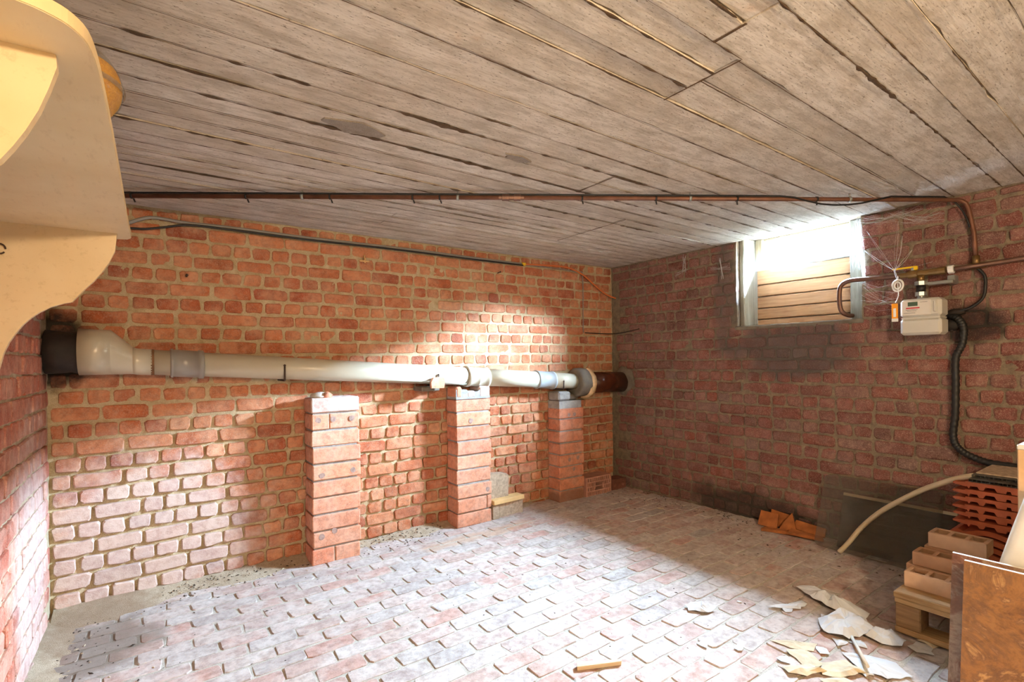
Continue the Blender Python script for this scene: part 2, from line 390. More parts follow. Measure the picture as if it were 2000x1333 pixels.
# ---------------------------------------------------------------- bricks laid one by one
def brick_variant(w, h, d, seed, rag=0.003, bev=0.006, proud=0.0):
    rs = random.Random(seed); j = lambda a: rs.uniform(-a, a)
    c = min(0.010, h * 0.16)
    out = [(-w / 2 + c, -h / 2), (0 + j(w * .2), -h / 2), (w / 2 - c, -h / 2), (w / 2, -h / 2 + c), (w / 2, h / 2 - c), (w / 2 - c, h / 2), (0 + j(w * .2), h / 2), (-w / 2 + c, h / 2), (-w / 2, h / 2 - c), (-w / 2, -h / 2 + c)]
    out = [(x + j(rag), z + j(rag)) for x, z in out]
    inn = [(x - math.copysign(min(bev * rs.uniform(.6, 1.6), abs(x)), x), z - math.copysign(min(bev * rs.uniform(.6, 1.6), abs(z)), z)) for x, z in out]
    mb = MB(); tilt = j(0.0022); tl2 = j(0.002)
    mb.v += [(x, d, z) for x, z in out]
    mb.v += [(x, min(0.005, bev) * .8 + abs(j(.001)), z) for x, z in out]
    mb.v += [(x, tilt * x / (w / 2) + tl2 * z / (h / 2), z) for x, z in inn]
    for a in (0, 10):
        for i in range(10):
            k = (i + 1) % 10; mb.f.append([a + i, a + k, a + 10 + k, a + 10 + i]); mb.smooth.append(False)
    mb.f.append(list(range(20, 30))); mb.smooth.append(False)
    return mb
def project(p):
    d = Vector(p) - Vector((0, 0, CAMZ)); z = d.dot(F0)
    if z < 0.05: return None
    X, Y = d.dot(R0) / z, -d.z / z
    c_, s_ = math.cos(ROLL), math.sin(ROLL); X, Y = X * FPX, Y * FPX
    return (c_ * X + s_ * Y + 1000, -s_ * X + c_ * Y + 704, z)

class Bricks:
    """collects brick places; the 300 that show largest become objects, the others one mesh"""
    def __init__(s, parent, mat, normal, nvar=10, rag=0.003, bev=0.006, depth=0.05):
        s.parent, s.mat, s.normal = parent, mat, Vector(normal); s.list = []; s.cache = {}; s.nvar = nvar; s.rag = rag; s.bev = bev; s.depth = depth
    def put(s, w, h, mtx, kind='S'):
        s.list.append((w, h, mtx, kind, random.randrange(s.nvar), random.random()))
    def variant(s, kind, i, w, h):
        key = (kind, i)
        if key not in s.cache:
            mb = brick_variant(1.0 * NOM[kind][0], NOM[kind][1], s.depth, hash(kind) % 91 + i * 13 + 5 if False else (ord(kind[0]) * 17 + i * 13), s.rag, s.bev)
            s.cache[key] = (mb, mb.mesh('brick', s.mat, random.random()))
        return s.cache[key]
    def done(s, limit=300):
        sc = []
        for b in s.list:
            p = b[2].translation; q = project(p)
            vis = 0.0
            if q and -60 < q[0] < 2060 and -60 < q[1] < 1393:
                dv = (Vector((0, 0, CAMZ)) - p); vis = b[0] * b[1] * abs(dv.normalized().dot(s.normal)) / dv.length_squared
                if q[0] < 240 and q[1] < 600 and q[0] < 240 - max(0, q[1] - 470) * 1.6: vis *= 0.001
            sc.append((vis, b))
        sc.sort(key=lambda t: -t[0])
        rest = MB(); rr = []
        for i, (vis, (w, h, m, kind, vi, rnd)) in enumerate(sc):
            mb, me = s.variant(kind, vi, w, h); n = NOM[kind]
            mm = m @ Matrix.Diagonal((w / n[0], 1, h / n[1], 1))
            if i < limit and vis > 0:
                o = link('brick', me, s.parent); o.matrix_local = mm
            else:
                o = len(rest.v); rest.v += [tuple(mm @ Vector(v)) for v in mb.v]; rest.f += [[q_ + o for q_ in f] for f in mb.f]; rest.smooth += mb.smooth
                rr += [rnd] * len(mb.v)
        if rest.v:
            o = rest.build('brick_courses', s.mat, s.parent, rr, fix=False); o['kind'] = 'stuff'
NOM = {'S': (0.184, 0.066), 'H': (0.091, 0.066), 'F': (0.182, 0.084)}

# ---------------------------------------------------------------- walls
def rough_face(mb, u0, u1, z0, z1, fn, step=0.025, amp=0.004, skip=None):
    nu, nz = int((u1 - u0) / step), int((z1 - z0) / step); o = len(mb.v)
    for i in range(nu + 1):
        for k in range(nz + 1):
            u, z = u0 + (u1 - u0) * i / nu, z0 + (z1 - z0) * k / nz
            d = noise.noise(Vector((u * 23, z * 23, 3))) * amp + noise.noise(Vector((u * 6, z * 6, 9))) * amp
            mb.v.append(fn(u, z, d))
    for i in range(nu):
        for k in range(nz):
            uc, zc = u0 + (u1 - u0) * (i + .5) / nu, z0 + (z1 - z0) * (k + .5) / nz
            if skip and skip(uc, zc): continue
            a = o + i * (nz + 1) + k; mb.f.append([a, a + nz + 1, a + nz + 2, a + 1]); mb.smooth.append(True)
    return mb

PROUD = 0.011
def zl_back(n, x):                         # bed joint n above (+) or below (-) the reference joint at 1.199
    return 1.199 + (0.0765 * n if n >= 0 else n * (0.0803 - 0.001 * (x + 0.2)))
def zl_right(n, y): return 1.133 + 0.0777 * n

mb = MB(); rough_face(mb, LW - .02, RW + .02, -0.1, CE + .05, lambda u, z, d: (u, BW + .0045 + .012 * max(0, min(1, (.95 - z) / .3)) + d, z))
mb.box((LW - .4, BW + .03, -.3), (RW + .5, BW + .35, CE + .3))
wall_back = struct(mb.build('wall_back', 'mortar_back', fix=False))
bk = Bricks(wall_back, 'brick_back', (0, -1, 0), 12, 0.004, 0.004)
pillar_x = [(0.736, 1.012), (1.686, 1.963), (2.60, 2.857)]
for n in range(-16, 10):
    stretcher = (n % 2 == 0)
    pitch = 0.1955 if stretcher else 0.1018
    phase = {-8: 0.07, -10: -0.041, -7: 0.025, -9: 0.01, 6: 0.193, 7: 0.056}.get(n, random.uniform(0, pitch))
    x = LW + ((phase - LW) % pitch) - pitch
    while x < RW:
        jw = random.uniform(-0.006, 0.006); x0, x1 = x + random.uniform(.004, .009), x + pitch + jw - random.uniform(.004, .009)
        kind = stretcher
        if stretcher and random.random() < 0.06 and n < 8:        # a stray pair of headers
            halves = [(x0, (x0 + x1) / 2 - .005), ((x0 + x1) / 2 + .005, x1)]
        else: halves = [(x0, x1)]
        for a, b in halves:
            a, b = max(a, LW + .004), min(b, RW - .004)
            if b - a < 0.035: continue
            xc = (a + b) / 2; z0, z1 = zl_back(n, xc), zl_back(n + 1, xc)
            if z0 > CE - .02 or z1 < -0.03: continue
            z1 = min(z1, CE - .004); h = z1 - z0 - random.uniform(.012, .018)
            if h < 0.02: continue
            if any(p0 + .02 < a and b < p1 - .02 and z1 < 0.88 for p0, p1 in pillar_x): pass
            y = BW + random.uniform(-.004, .003)
            m = Matrix.Translation((xc, y, (z0 + z1) / 2)) @ Euler((0, 0.0 if n >= 0 else -0.001 * n * -1, random.uniform(-.012, .012))).to_matrix().to_4x4()
            bk.put(b - a, h, m, 'S' if b - a > .14 else 'H')
        x += pitch + jw
bk.done()

def in_window(y, z): return WY0 < y < WY1 and z > WZ0
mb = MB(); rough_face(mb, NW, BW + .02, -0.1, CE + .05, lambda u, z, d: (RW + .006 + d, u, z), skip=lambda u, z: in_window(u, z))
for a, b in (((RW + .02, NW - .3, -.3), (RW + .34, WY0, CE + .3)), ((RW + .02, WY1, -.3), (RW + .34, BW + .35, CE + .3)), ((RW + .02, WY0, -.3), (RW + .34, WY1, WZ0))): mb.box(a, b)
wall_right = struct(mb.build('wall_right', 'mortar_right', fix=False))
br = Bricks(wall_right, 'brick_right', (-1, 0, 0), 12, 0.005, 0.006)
for n in range(-15, 12):
    stretcher = (n % 2 == 1) if n != -1 else True
    stretcher = (n % 2 != 0)
    pitch = 0.1925 if stretcher else 0.0985
    y = BW - .002 - random.uniform(0, pitch)
    while y > 0.1:
        jw = random.uniform(-.006, .006); y1, y0 = y - random.uniform(.004, .007), y - pitch - jw + random.uniform(.004, .007)
        if stretcher and random.random() < 0.2: parts = [(y0, (y0 + y1) / 2 - .005), ((y0 + y1) / 2 + .005, y1)]
        else: parts = [(y0, y1)]
        for a, b in parts:
            z0, z1 = zl_right(n, 0), zl_right(n + 1, 0)
            if z0 > CE - .03 or z1 < 0.0: continue
            z1 = min(z1, CE - .004); zc = (z0 + z1) / 2
            if zc > WZ0 - .03:                       # cut back at the window reveal
                if a < WY1 and b > WY1 - .001 and b - .035 > WY1: a = WY1 + .004
                elif a + .035 < WY0 and b > WY0: b = WY0 - .004
                elif b > WY0 and a < WY1: continue
            h = z1 - z0 - random.uniform(.010, .015)
            if b - a < .035 or h < .02: continue
            m = Matrix.Translation((RW + random.uniform(-.004, .003), (a + b) / 2, zc)) @ Euler((0, 0, -math.pi / 2 + random.uniform(-.012, .012))).to_matrix().to_4x4()
            br.put(b - a, h, m, 'S' if b - a > .14 else 'H')
        y -= pitch + jw
br.done()

mb = MB(); rough_face(mb, NW, BW + .02, -0.1, CE + .05, lambda u, z, d: (LW - .008 - d, u, z), 0.03)
mb.box((LW - .34, NW - .3, -.3), (LW - .02, BW + .35, CE + .3))
wall_left = struct(mb.build('wall_left', 'mortar_left', fix=False))
bl = Bricks(wall_left, 'brick_left', (1, 0, 0), 8, 0.004, 0.004)
for n in range(-16, 10):
    stretcher = (n % 2 == 1); pitch = 0.1955 if stretcher else 0.1018
    y = BW - random.uniform(0, pitch)
    while y > 1.6:
        a, b = y - pitch + .005, y - .005
        z0, z1 = zl_back(n, LW), zl_back(n + 1, LW)
        if z0 < CE - .03 and z1 > -.03 and b < BW:
            z1 = min(z1, CE - .004)
            m = Matrix.Translation((LW + random.uniform(-.003, .004), (a + b) / 2, (z0 + z1) / 2)) @ Euler((0, 0, math.pi / 2 + random.uniform(-.012, .012))).to_matrix().to_4x4()
            bl.put(b - a, z1 - z0 - random.uniform(.009, .013), m, 'S' if stretcher else 'H')
        y -= pitch
bl.done()
mb = MB().box((LW - .34, NW - .3, -.3), (RW + .34, NW, CE + .3))
struct(mb.build('wall_rear', 'mortar_left'))

# ---------------------------------------------------------------- floor of bricks laid flat
mb = MB()
def fl_fn(u, v, d): return (u, v, FZ(u) - 0.0022 + d)
rough_face(mb, LW - .02, RW + .02, NW, BW + .02, fl_fn, 0.03, 0.0012)
mb.add([(LW - .3, NW - .3, -.3), (RW + .3, NW - .3, -.3), (RW + .3, BW + .3, -.3), (LW - .3, BW + .3, -.3)], [(0, 1, 2, 3)])
floor = struct(mb.build('floor', 'floor_joint', fix=False))
bf = Bricks(floor, 'floor_brick', (0, 0, 1), 14, 0.004, 0.002, 0.03)
for n in range(-10, 22):
    yt = 2.39 - 0.0935 * n; sh = (0.371 + 0.0915 * n) % 0.19
    x = LW + sh - 0.19 - .05
    while x < RW:
        a, b = max(x + .005, LW + .004), min(x + .19 - .005 + random.uniform(-.004, .004), RW - .004)
        yy0, yy1 = yt - .0935 + .005 + random.uniform(-.002, .002), min(yt - .005, BW - .004)
        if b - a > .03 and yy1 - yy0 > .03 and yy0 > 0.4:
            m = Matrix.Translation(((a + b) / 2, (yy0 + yy1) / 2, FZ((a + b) / 2) + random.uniform(.0003, .0022))) @ Euler((0, TILT + random.uniform(-.005, .005), random.uniform(-.012, .012))).to_matrix().to_4x4() @ Euler((-math.pi / 2 + random.uniform(-.012, .012), 0, 0)).to_matrix().to_4x4()
            bf.put(b - a, yy1 - yy0, m, 'F')
        x += .19
bf.done()

# ---------------------------------------------------------------- ceiling: concrete cast on boards
mb = MB().box((LW - .3, NW - .3, CE + .006), (RW + .02, BW + .3, CE + .3)); mb.box((RW + .02, NW - .3, CE + .03), (RW + .355, BW + .3, CE + .3))
M['joint_base'] = mortar_mat('joint_base', '8A7A66', 'AC9C88')
ceiling = struct(mb.build('ceiling', 'joint_base'))
SL = 0.022
def plank(y0, y1, x0, x1, dz):
    rs = random.Random(int(y0 * 1000) + int(x0 * 77)); g = rs.uniform(.0003, .0016); poly = []; n = max(6, int((x1 - x0) / .06))
    wob = lambda s_, t: 0.0016 * noise.noise(Vector((t * 9, s_ * 50, 1))) + (rs.random() < .10) * rs.uniform(0, .007)
    for i in range(n + 1):
        t = x0 + .0015 + (x1 - x0 - .003) * i / n; poly.append((t, y0 + g + SL * (t - 1) + wob(y0, t)))
    for i in range(n, -1, -1):
        t = x0 + .0015 + (x1 - x0 - .003) * i / n; poly.append((t, y1 - g + SL * (t - 1) - wob(y1, t)))
    poly = [(x, min(y, BW - .002)) for x, y in poly]
    mb = MB().prism(poly, CE - .002 + dz, CE + .012)
    return mb.build('plank', 'concrete', ceiling, rs.random())
def residue(y, x0, x1, amt):
    """ragged brown splinters and dirt left in the joint between two board marks"""
    m = MB(); n = int((x1 - x0) / .012); prev = None
    for i in range(n + 1):
        x = x0 + (x1 - x0) * i / n; yc = y + SL * (x - 1) + .001 * noise.noise(Vector((x * 20, y * 9, 2)))
        w = .0016 + amt * (.017 * max(0, noise.noise(Vector((x * 3.1, y * 31, 5)))) + .011 * max(0, noise.noise(Vector((x * 23, y * 17, 8)))))
        if noise.noise(Vector((x * 1.7, y * 41, 3))) < -.12 - .2 * amt: w = .0004
        a = len(m.v); yc = min(yc, BW - .03); z = CE - .0076 - .0012 * abs(noise.noise(Vector((x * 30, y * 30, 1))))
        m.v += [(x, yc - w * (.4 + .6 * abs(noise.noise(Vector((x * 40, y, 6))))), z + .0008), (x, yc, z), (x, yc + w, z + .0008)]
        if prev is not None:
            for k in (0, 1): m.f.append([prev + k, prev + k + 1, a + k + 1, a + k]); m.smooth.append(False)
        prev = a
    o = m.build('joint_residue', 'joint_dirt', ceiling); o['kind'] = 'stuff'
rows = [-.9, -.76, -.62, -.48, -.34, -.2, -.06, .05, .16, .275, .405, .49, .582, .668, .752, .835, .925, 1.005, 1.148, 1.29, 1.428, 1.55, 1.66, 1.785, 1.89, 1.995, 2.095, 2.2, 2.29, 2.375, 2.45, 2.53, 2.62, 2.70, 2.785, 2.87, 2.96, 3.06, 3.26]
X0, X1 = LW + .001, RW - .001
def plank_row(y0, y1, cuts):
    xs = [X0] + cuts + [X1]
    for a, b in zip(xs, xs[1:]): plank(y0, y1, a, b, random.uniform(-.004, .003))
for y0, y1 in zip(rows, rows[1:]):
    if y0 < .0: plank_row(y0, y1, [random.uniform(.6, 2.4)]); continue
    if abs(y0 - .582) < .001: plank(.582, .668, X0, 1.18, .002); continue
    if abs(y0 - .668) < .001: plank(.668, .752, X0, 1.18, -.003); plank(.582, .762, 1.18, X1, -.001); continue
    if abs(y0 - .752) < .001: plank(.752, .835, X0, 1.312, .002); continue
    if abs(y0 - .835) < .001: plank(.835, .925, X0, 1.312, -.004); plank(.762, .88, 1.312, X1, .003); continue
    if abs(y0 - .925) < .001: plank(.925, 1.005, X0, 1.312, .001); plank(.88, 1.005, 1.312, X1, .004); continue
    cuts = []
    if 1.5 < y0 < 1.7: cuts = [1.68]
    elif 1.95 < y0 < 2.55: cuts = [2.25]
    elif 2.6 < y0 < 2.9: cuts = [random.choice([1.1, 2.6])]
    elif .3 < y0 < .5: cuts = []
    plank_row(y0, y1, cuts)
heavy = {1.428: .5, 1.55: 1.5, 1.66: .9, 1.785: 1.6, 1.995: .9, 2.095: 1.9, 2.2: .7, 2.53: .9, 2.375: .8, .582: 1.1, 1.005: .6}
for y in rows[9:-1]:
    if abs(y - .668) < .001: residue(y, X0, 1.18, .5)
    elif abs(y - .752) < .001: residue(y, X0, 1.312, .6); residue(.762, 1.312, X1, .4)
    elif abs(y - .835) < .001: residue(y, X0, 1.312, .9); residue(.88, 1.312, X1, .2)
    elif abs(y - .925) < .001: residue(y, X0, 1.312, .8)
    elif abs(y - .582) < .001: residue(y, X0, X1, 1.2)
    else: residue(y, X0, X1, heavy.get(y, .35))
for (x, ya, yb_) in ((1.312, .755, 1.01), (1.18, .665, .755), (1.68, 1.55, 1.79), (2.25, 1.995, 2.6)):
    m = MB(); n = int((yb_ - ya) / .012)
    for i in range(n + 1):
        y = ya + (yb_ - ya) * i / n + SL * (x - 1); w = .003 + .007 * max(0, noise.noise(Vector((y * 20, x * 9, 4))))
        m.v += [(x - w, y, CE - .007), (x, y, CE - .0080), (x + w, y, CE - .007)]
    for i in range(n):
        for k in (0, 1): m.f.append([i * 3 + k, i * 3 + k + 1, i * 3 + k + 4, i * 3 + k + 3]); m.smooth.append(False)
    m.build('joint_residue', 'joint_dirt', ceiling)['kind'] = 'stuff'
for (sx, sy, rx, ry) in ((.58, 1.735, .12, .05), (1.20, 1.64, .07, .03)):       # spalled patches
    poly = [(sx + rx * math.cos(t * .6) * random.uniform(.6, 1.1), sy + ry * math.sin(t * .6) * random.uniform(.6, 1.1)) for t in range(10)]
    MB().prism(poly, CE - .0085, CE).build('spalled_patch', 'spall', ceiling)

# ---------------------------------------------------------------- window in the right wall
win = struct(bpy.data.objects.new('window_1', None)); col.objects.link(win); win.location = (RW + .24, (WY0 + WY1) / 2, WZ0)
XB = 3.60
def wpart(name, mb, mat):
    return part(name, mb, mat, win)
wpart('post', MB().bevbox((3.42, 1.985, WZ0), (XB + .02, WY1, CE + .03), .006), 'win_frame')
wpart('post', MB().bevbox((XB - .03, 1.935, 1.78), (XB + .03, 1.985, CE + .03), .004), 'win_trim')
wpart('post', MB().bevbox((XB - .05, WY0, WZ0), (XB + .02, 1.37, CE + .03), .006), 'win_frame')
wpart('sill', MB().bevbox((RW - .004, WY0 - .01, WZ0 - .03), (RW + .3, WY1 + .01, WZ0 + .002), .008), 'cement')
bz = [1.372, 1.418, 1.497, 1.581, 1.667, 1.775]
for i, (a, b) in enumerate(zip(bz, bz[1:])):
    wpart('board', MB().bevbox((XB - .006 + random.uniform(-.003, .003), 1.365, a + .004), (XB + .014, 1.99, b - .003), .003), 'win_board')
wpart('light_stop_board', MB().box((XB + .016, 1.34, WZ0), (XB + .03, 2.0, 1.785)), 'win_frame')  # added behind the boards to stop daylight coming through their gaps
wpart('rail', MB().bevbox((XB - .02, 1.365, 1.772), (XB + .03, 1.99, 1.792), .004), 'win_frame')
wpart('rail', MB().bevbox((XB - .005, 1.365, CE + .01), (XB + .03, 1.99, CE + .03), .003), 'win_trim')
wpart('pane', MB().box((XB + .008, 1.36, 1.785), (XB + .012, 1.99, CE + .03)), 'pane')
# outside: ground, and walls added to cut off low daylight through the window
M['yard'] = mortar_mat('outside_grey', '8A8478', '9C968A')
tag(MB().box((RW + 4.8, -2.5, .6), (RW + 5.0, 9, 3.3)).box((RW + .34, -2.7, .6), (RW + 5.0, -2.5, 2.9)).build('added_cutoff_wall', 'yard'), 'grey wall added beyond the cellar window to cut off low daylight', 'wall')
struct(MB().box((RW + .34, -5, 1.2), (RW + 4.8, 9, 1.5)).build('ground_outside', 'yard'))

# ---------------------------------------------------------------- brick pillars
def pillar(label, x0, x1, y0, top, courses, split, lean=0.0):
    zb = FZ((x0 + x1) / 2) - .004; t = thing('brick_pillar', label, 'pillar', ((x0 + x1) / 2, (y0 + BW) / 2, zb), 'brick pillars under the drain pipe')
    ch = (top - zb) / courses; k = int(courses)
    mbm = MB().box((x0 + .012, y0 + .010, zb), (x1 - .012, BW - .004, top - .02)); 
    part('mortar', mbm, 'pillar_mortar', t)
    for i in range(k):
        za, zb_ = zb + i * ch + .003, zb + (i + 1) * ch - random.uniform(.006, .010)
        if i == k - 1: zb_ -= .006
        cuts = [0, 1]
        if i in split: cuts = [0, split[i], 1]
        for a, b in zip(cuts, cuts[1:]):
            xa, xb = x0 + (x1 - x0) * a + (.003 if a else 0), x0 + (x1 - x0) * b - (.003 if b < 1 else 0)
            o_ = random.uniform(-.004, .004); oy = random.uniform(-.004, .003)
            m = MB().bevbox((xa + o_, y0 + oy, za), (xb + o_, BW - .006, zb_), .005)
            m.v = [(x + lean * (z - zb) + noise.noise(Vector((x * 40, z * 40, i))) * .0015, y + noise.noise(Vector((x * 30, z * 30, i + 9))) * .002, z) for x, y, z in m.v]
            part('brick', m, 'pillar_brick', t)
    return t, zb + k * ch
p1, t1 = pillar('brick pillar with a plastered top course, beside the bare lower wall, farthest from the window wall', .736, 1.012, 3.03, .955, 10, {0: .46, 8: .36}, .004)
rag = MB()
def lump(mb, c, r, seed, flat=.6, nu=8, nv=6):
    rs = random.Random(seed); rings = []
    for i in range(nv):
        ph = -math.pi / 2 + math.pi * (i + .5) / nv
        rings.append([(c[0] + r[0] * math.cos(ph) * math.cos(2 * math.pi * j / nu) * rs.uniform(.75, 1.15), c[1] + r[1] * math.cos(ph) * math.sin(2 * math.pi * j / nu) * rs.uniform(.75, 1.15), c[2] + r[2] * math.sin(ph) * rs.uniform(.8, 1.1)) for j in range(nu)])
    return mb.loft(rings, True, True)
part('plaster_skin', MB().bevbox((.738, 3.026, .862), (1.013, 3.2 - .008, .946), .006), 'smeared', p1, 'white plaster smeared over the top course')
part('plaster_lump', lump(MB(), (.80, 3.09, .957), (.055, .05, .022), 3), 'plaster', p1)
part('brick_stub', lump(MB(), (.835, 3.06, .955), (.03, .03, .026), 5), 'pillar_brick', p1)
p2, t2 = pillar('brick pillar with broken top bricks set in grey mortar, standing beside the breeze blocks', 1.686, 1.963, 3.052, .895, 9, {1: .86}, .004)
for a, b, z, mt in ((1.688, 1.738, .972, 'pillar_brick'), (1.775, 1.845, .94, 'smeared'), (1.872, 1.964, .972, 'smeared')):
    part('broken_brick', MB().bevbox((a, 3.05, .893), (b, 3.19, z), .012), mt, p2)
m = MB().prism([(1.69, .885), (1.96, .885), (1.96, .955), (1.90, .962), (1.86, .935), (1.80, .93), (1.77, .952), (1.72, .945), (1.69, .955)], 3.053, 3.19, lambda u, v, w: (u, w, v))
part('mortar_cap', m, 'pillar_mortar', p2)
p3, t3 = pillar('brick pillar below the broken collar of the brown stoneware pipe', 2.60, 2.857, 3.048, .84, 8.7, {}, .003)
part('mortar_cap', MB().bevbox((2.605, 3.052, .825), (2.73, 3.19, .895), .012), 'pillar_mortar', p3)
part('mortar_lump', lump(MB(), (2.78, 3.12, .845), (.07, .06, .03), 8), 'cement', p3)
M['kiln'] = simple('grey_kiln_mark', hx('9A7F74'), 0.9, var=0.3, sc=60)
# core marks of the wire-cut bricks
for t, pts in ((p1, [(.775, .82), (.86, .82), (.965, .82), (.785, .15), (.86, .17), (.79, .50), (.97, .51)]), (p2, [(1.80, .735), (1.93, .24)]), (p3, [(2.70, .71), (2.76, .71), (2.70, .355), (2.79, .36), (2.745, .275)])):
    y_ = {p1: 3.0295, p2: 3.0515, p3: 3.0475}[t]
    for x, z in pts:
        m = MB(); rs = random.Random(int(x * 99)); m.add([(x + .019 * math.cos(a * .698) * rs.uniform(.7, 1.1), y_ - .0035, z + .019 * math.sin(a * .698) * rs.uniform(.7, 1.1)) for a in range(9)], [list(range(9))])
        part('kiln_mark', m, 'kiln', t)

# ---------------------------------------------------------------- drain pipe along the back wall
PY = 3.095
def pz(x): return 1.164 - 0.0685 * x
dp = thing('drain_pipe', 'long cream plastic drain pipe on hooks along the brick wall', 'pipe', (1.4, PY, pz(1.4)))
def run(x0, x1, r, n=28): return MB().rings([(x0, PY, pz(x0), r), (x1, PY, pz(x1), r)], n)
part('pipe_run', run(-.02, 1.80, .0625), 'pvc', dp); part('pipe_run', run(1.95, 2.45, .0625), 'pvc', dp); part('pipe_run', run(2.55, 2.84, .0615), 'pvc', dp)
rb = pz(-.08) - .0625
rd = MB().rings([(-.275, PY - .01, rb + .108, .108), (-.157, PY - .01, rb + .106, .106)], 32)
rd.rings([(-.157, PY - .01, rb + .106, .106), (-.075, PY, rb + .066, .066)], 32, cap=False); rd.rings([(-.075, PY, rb + .066, .066), (-.06, PY, pz(-.06), .0645), (.0, PY, pz(0), .0645)], 32)
part('reducer', rd, 'pvc', dp, 'wide cream reducer fitting')
part('sealant_ring', MB().rings([(-.004, PY, pz(0), .0645), (.01, PY, pz(.01), .0645)], 28), 'glue', dp)
part('coupling', MB().rings([(.075, PY, pz(.075), .0655), (.078, PY, pz(.078), .073), (.088, PY, pz(.088), .073), (.09, PY, pz(.09), .069), (.195, PY, pz(.195), .069), (.197, PY, pz(.2), .074), (.218, PY, pz(.218), .074), (.222, PY, pz(.222), .065)], 32), 'pvc_grey', dp, 'grey coupling sleeve')
c2 = part('coupling', MB().rings([(1.785, PY, pz(1.785), .064), (1.787, PY, pz(1.787), .073), (1.806, PY, pz(1.806), .073), (1.812, PY, pz(1.81), .068), (1.868, PY, pz(1.868), .067), (1.87, PY, pz(1.87), .0685), (1.876, PY, pz(1.876), .0685), (1.878, PY, pz(1.878), .067), (1.935, PY, pz(1.935), .067), (1.942, PY, pz(1.942), .073), (1.96, PY, pz(1.96), .073), (1.963, PY, pz(1.963), .064)], 32), 'pvc', dp)
part('coupling', MB().rings([(2.405, PY, pz(2.405), .0645), (2.407, PY, pz(2.407), .0705), (2.42, PY, pz(2.42), .0705), (2.423, PY, pz(2.423), .067), (2.555, PY, pz(2.555), .067), (2.558, PY, pz(2.558), .0715), (2.575, PY, pz(2.575), .0715), (2.578, PY, pz(2.578), .064)], 32), 'pvc_blue', dp, 'blue-grey coupling sleeve')
m = MB().rings([(LW + .002, 3.09, 1.215, .098), (-.34, 3.09, 1.214, .10), (-.30, 3.09, 1.213, .094), (-.262, 3.09, 1.211, .1)], 20)
m.v = [(x, y + noise.noise(Vector((x * 30, y * 30, z * 30))) * .008, z + noise.noise(Vector((x * 30, y * 30, z * 30 + 7))) * .008) for x, y, z in m.v]
tag(m.build('iron_pipe_stub', 'soot'), 'blackened pipe stub coming out of the left wall corner', 'pipe')
sp = thing('stoneware_pipe', 'dark brown glazed stoneware pipe with a broken collar entering the wall', 'pipe', (3.1, 3.085, .955))
SY, SZ = 3.09, .957
part('barrel', MB().rings([(2.90, SY, SZ, .088), (RW + .02, SY, SZ - .01, .088)], 32), 'stoneware', sp)
m = MB(); rs = random.Random(4); nn = 28; R1 = []; 
for (x, rr_, jag) in ((2.80, .066, 0), (2.795, .10, .2), (2.81, .123, 1), (2.885, .125, 1.4), (2.905, .118, 1.0), (2.925, .095, .3), (2.93, .088, 0)):
    ring = []
    for j in range(nn):
        a = 2 * math.pi * j / nn; k = rr_ * (1 - .07 * jag * abs(noise.noise(Vector((j * .7, x * 2, 1)))))
        if math.sin(a) < -.3 and math.cos(a) < .2: k *= 1 - .12 * jag * .7
        yy = SY + k * math.cos(a); ring.append((x + .012 * jag * noise.noise(Vector((j * .9, 5, x))), min(yy, BW + .02), SZ + k * math.sin(a)))
    R1.append(ring)
part('collar', m.loft(R1), ['cement'], sp, 'grey cement joint of the collar')
m = MB(); ring0 = []; ring1 = []; ring2 = []; ring3 = []
for j in range(13):
    a = math.pi * (.62 + 0.95 * j / 12)
    for rg, rr_, xx in ((ring0, .112, 2.888), (ring1, .131, 2.90), (ring2, .126, 2.935), (ring3, .092, 2.94)):
        rg.append((xx + .008 * noise.noise(Vector((j, xx * 9, 2))), SY + (rr_ + .006 * noise.noise(Vector((j * 2, xx * 3, 4)))) * math.cos(a), SZ + rr_ * math.sin(a)))
o = 0
m.v = ring0 + ring1 + ring2 + ring3
for b in range(3):
    for j in range(12): m.f.append([b * 13 + j, b * 13 + j + 1, (b + 1) * 13 + j + 1, (b + 1) * 13 + j]); m.smooth.append(True)
part('broken_rim', m, 'stone_rim', sp, 'pale broken edge of the collar')
m = lump(MB(), (RW - .0, 3.07, .96), (.025, .13, .125), 12, nu=14)
part('mortar_ring', m, 'cement', sp)
def hook(x, label, up=.085):
    zz = pz(x) - .0625
    m = MB().tube([(x, BW + .01, zz - .006), (x, PY - .05, zz - .006), (x, PY - .064, zz - .004), (x, PY - .067, zz + .01), (x, PY - .070, zz + up * .9)], [.006, .006, .0055, .005, .0048], 8)
    lump(m, (x, PY - .070, zz + up * .92), (.007, .006, .006), 2)
    tag(m.build('pipe_hook', 'iron'), label, 'hook', 'iron hooks holding the drain pipe')
hook(.60, 'rusty iron hook holding the drain pipe beside the grey coupling')
hook(1.545, 'rusty iron hook nailed through the brick fragment under the pipe', .07)
hook(2.635, 'rusty iron hook holding the drain pipe near the stoneware collar', .065)
m = MB()
zz = pz(1.52) - .066
m.prism([(1.485, zz - .02), (1.575, zz - .022), (1.585, zz + .03), (1.565, zz + .055), (1.50, zz + .048), (1.482, zz + .02)], PY - .085, PY - .062, lambda u, v, w: (u, w - .002 * u, v))
tag(m.build('brick_fragment', 'pillar_brick'), 'small broken brick piece wedged against the cream drain pipe', 'brick')
tag(MB().bevbox((1.44, 3.06, zz - .042), (1.57, BW - .002, zz - .012), .006).build('brick_bracket', 'cement'), 'dark brick stub sticking out of the wall under the pipe', 'brick')

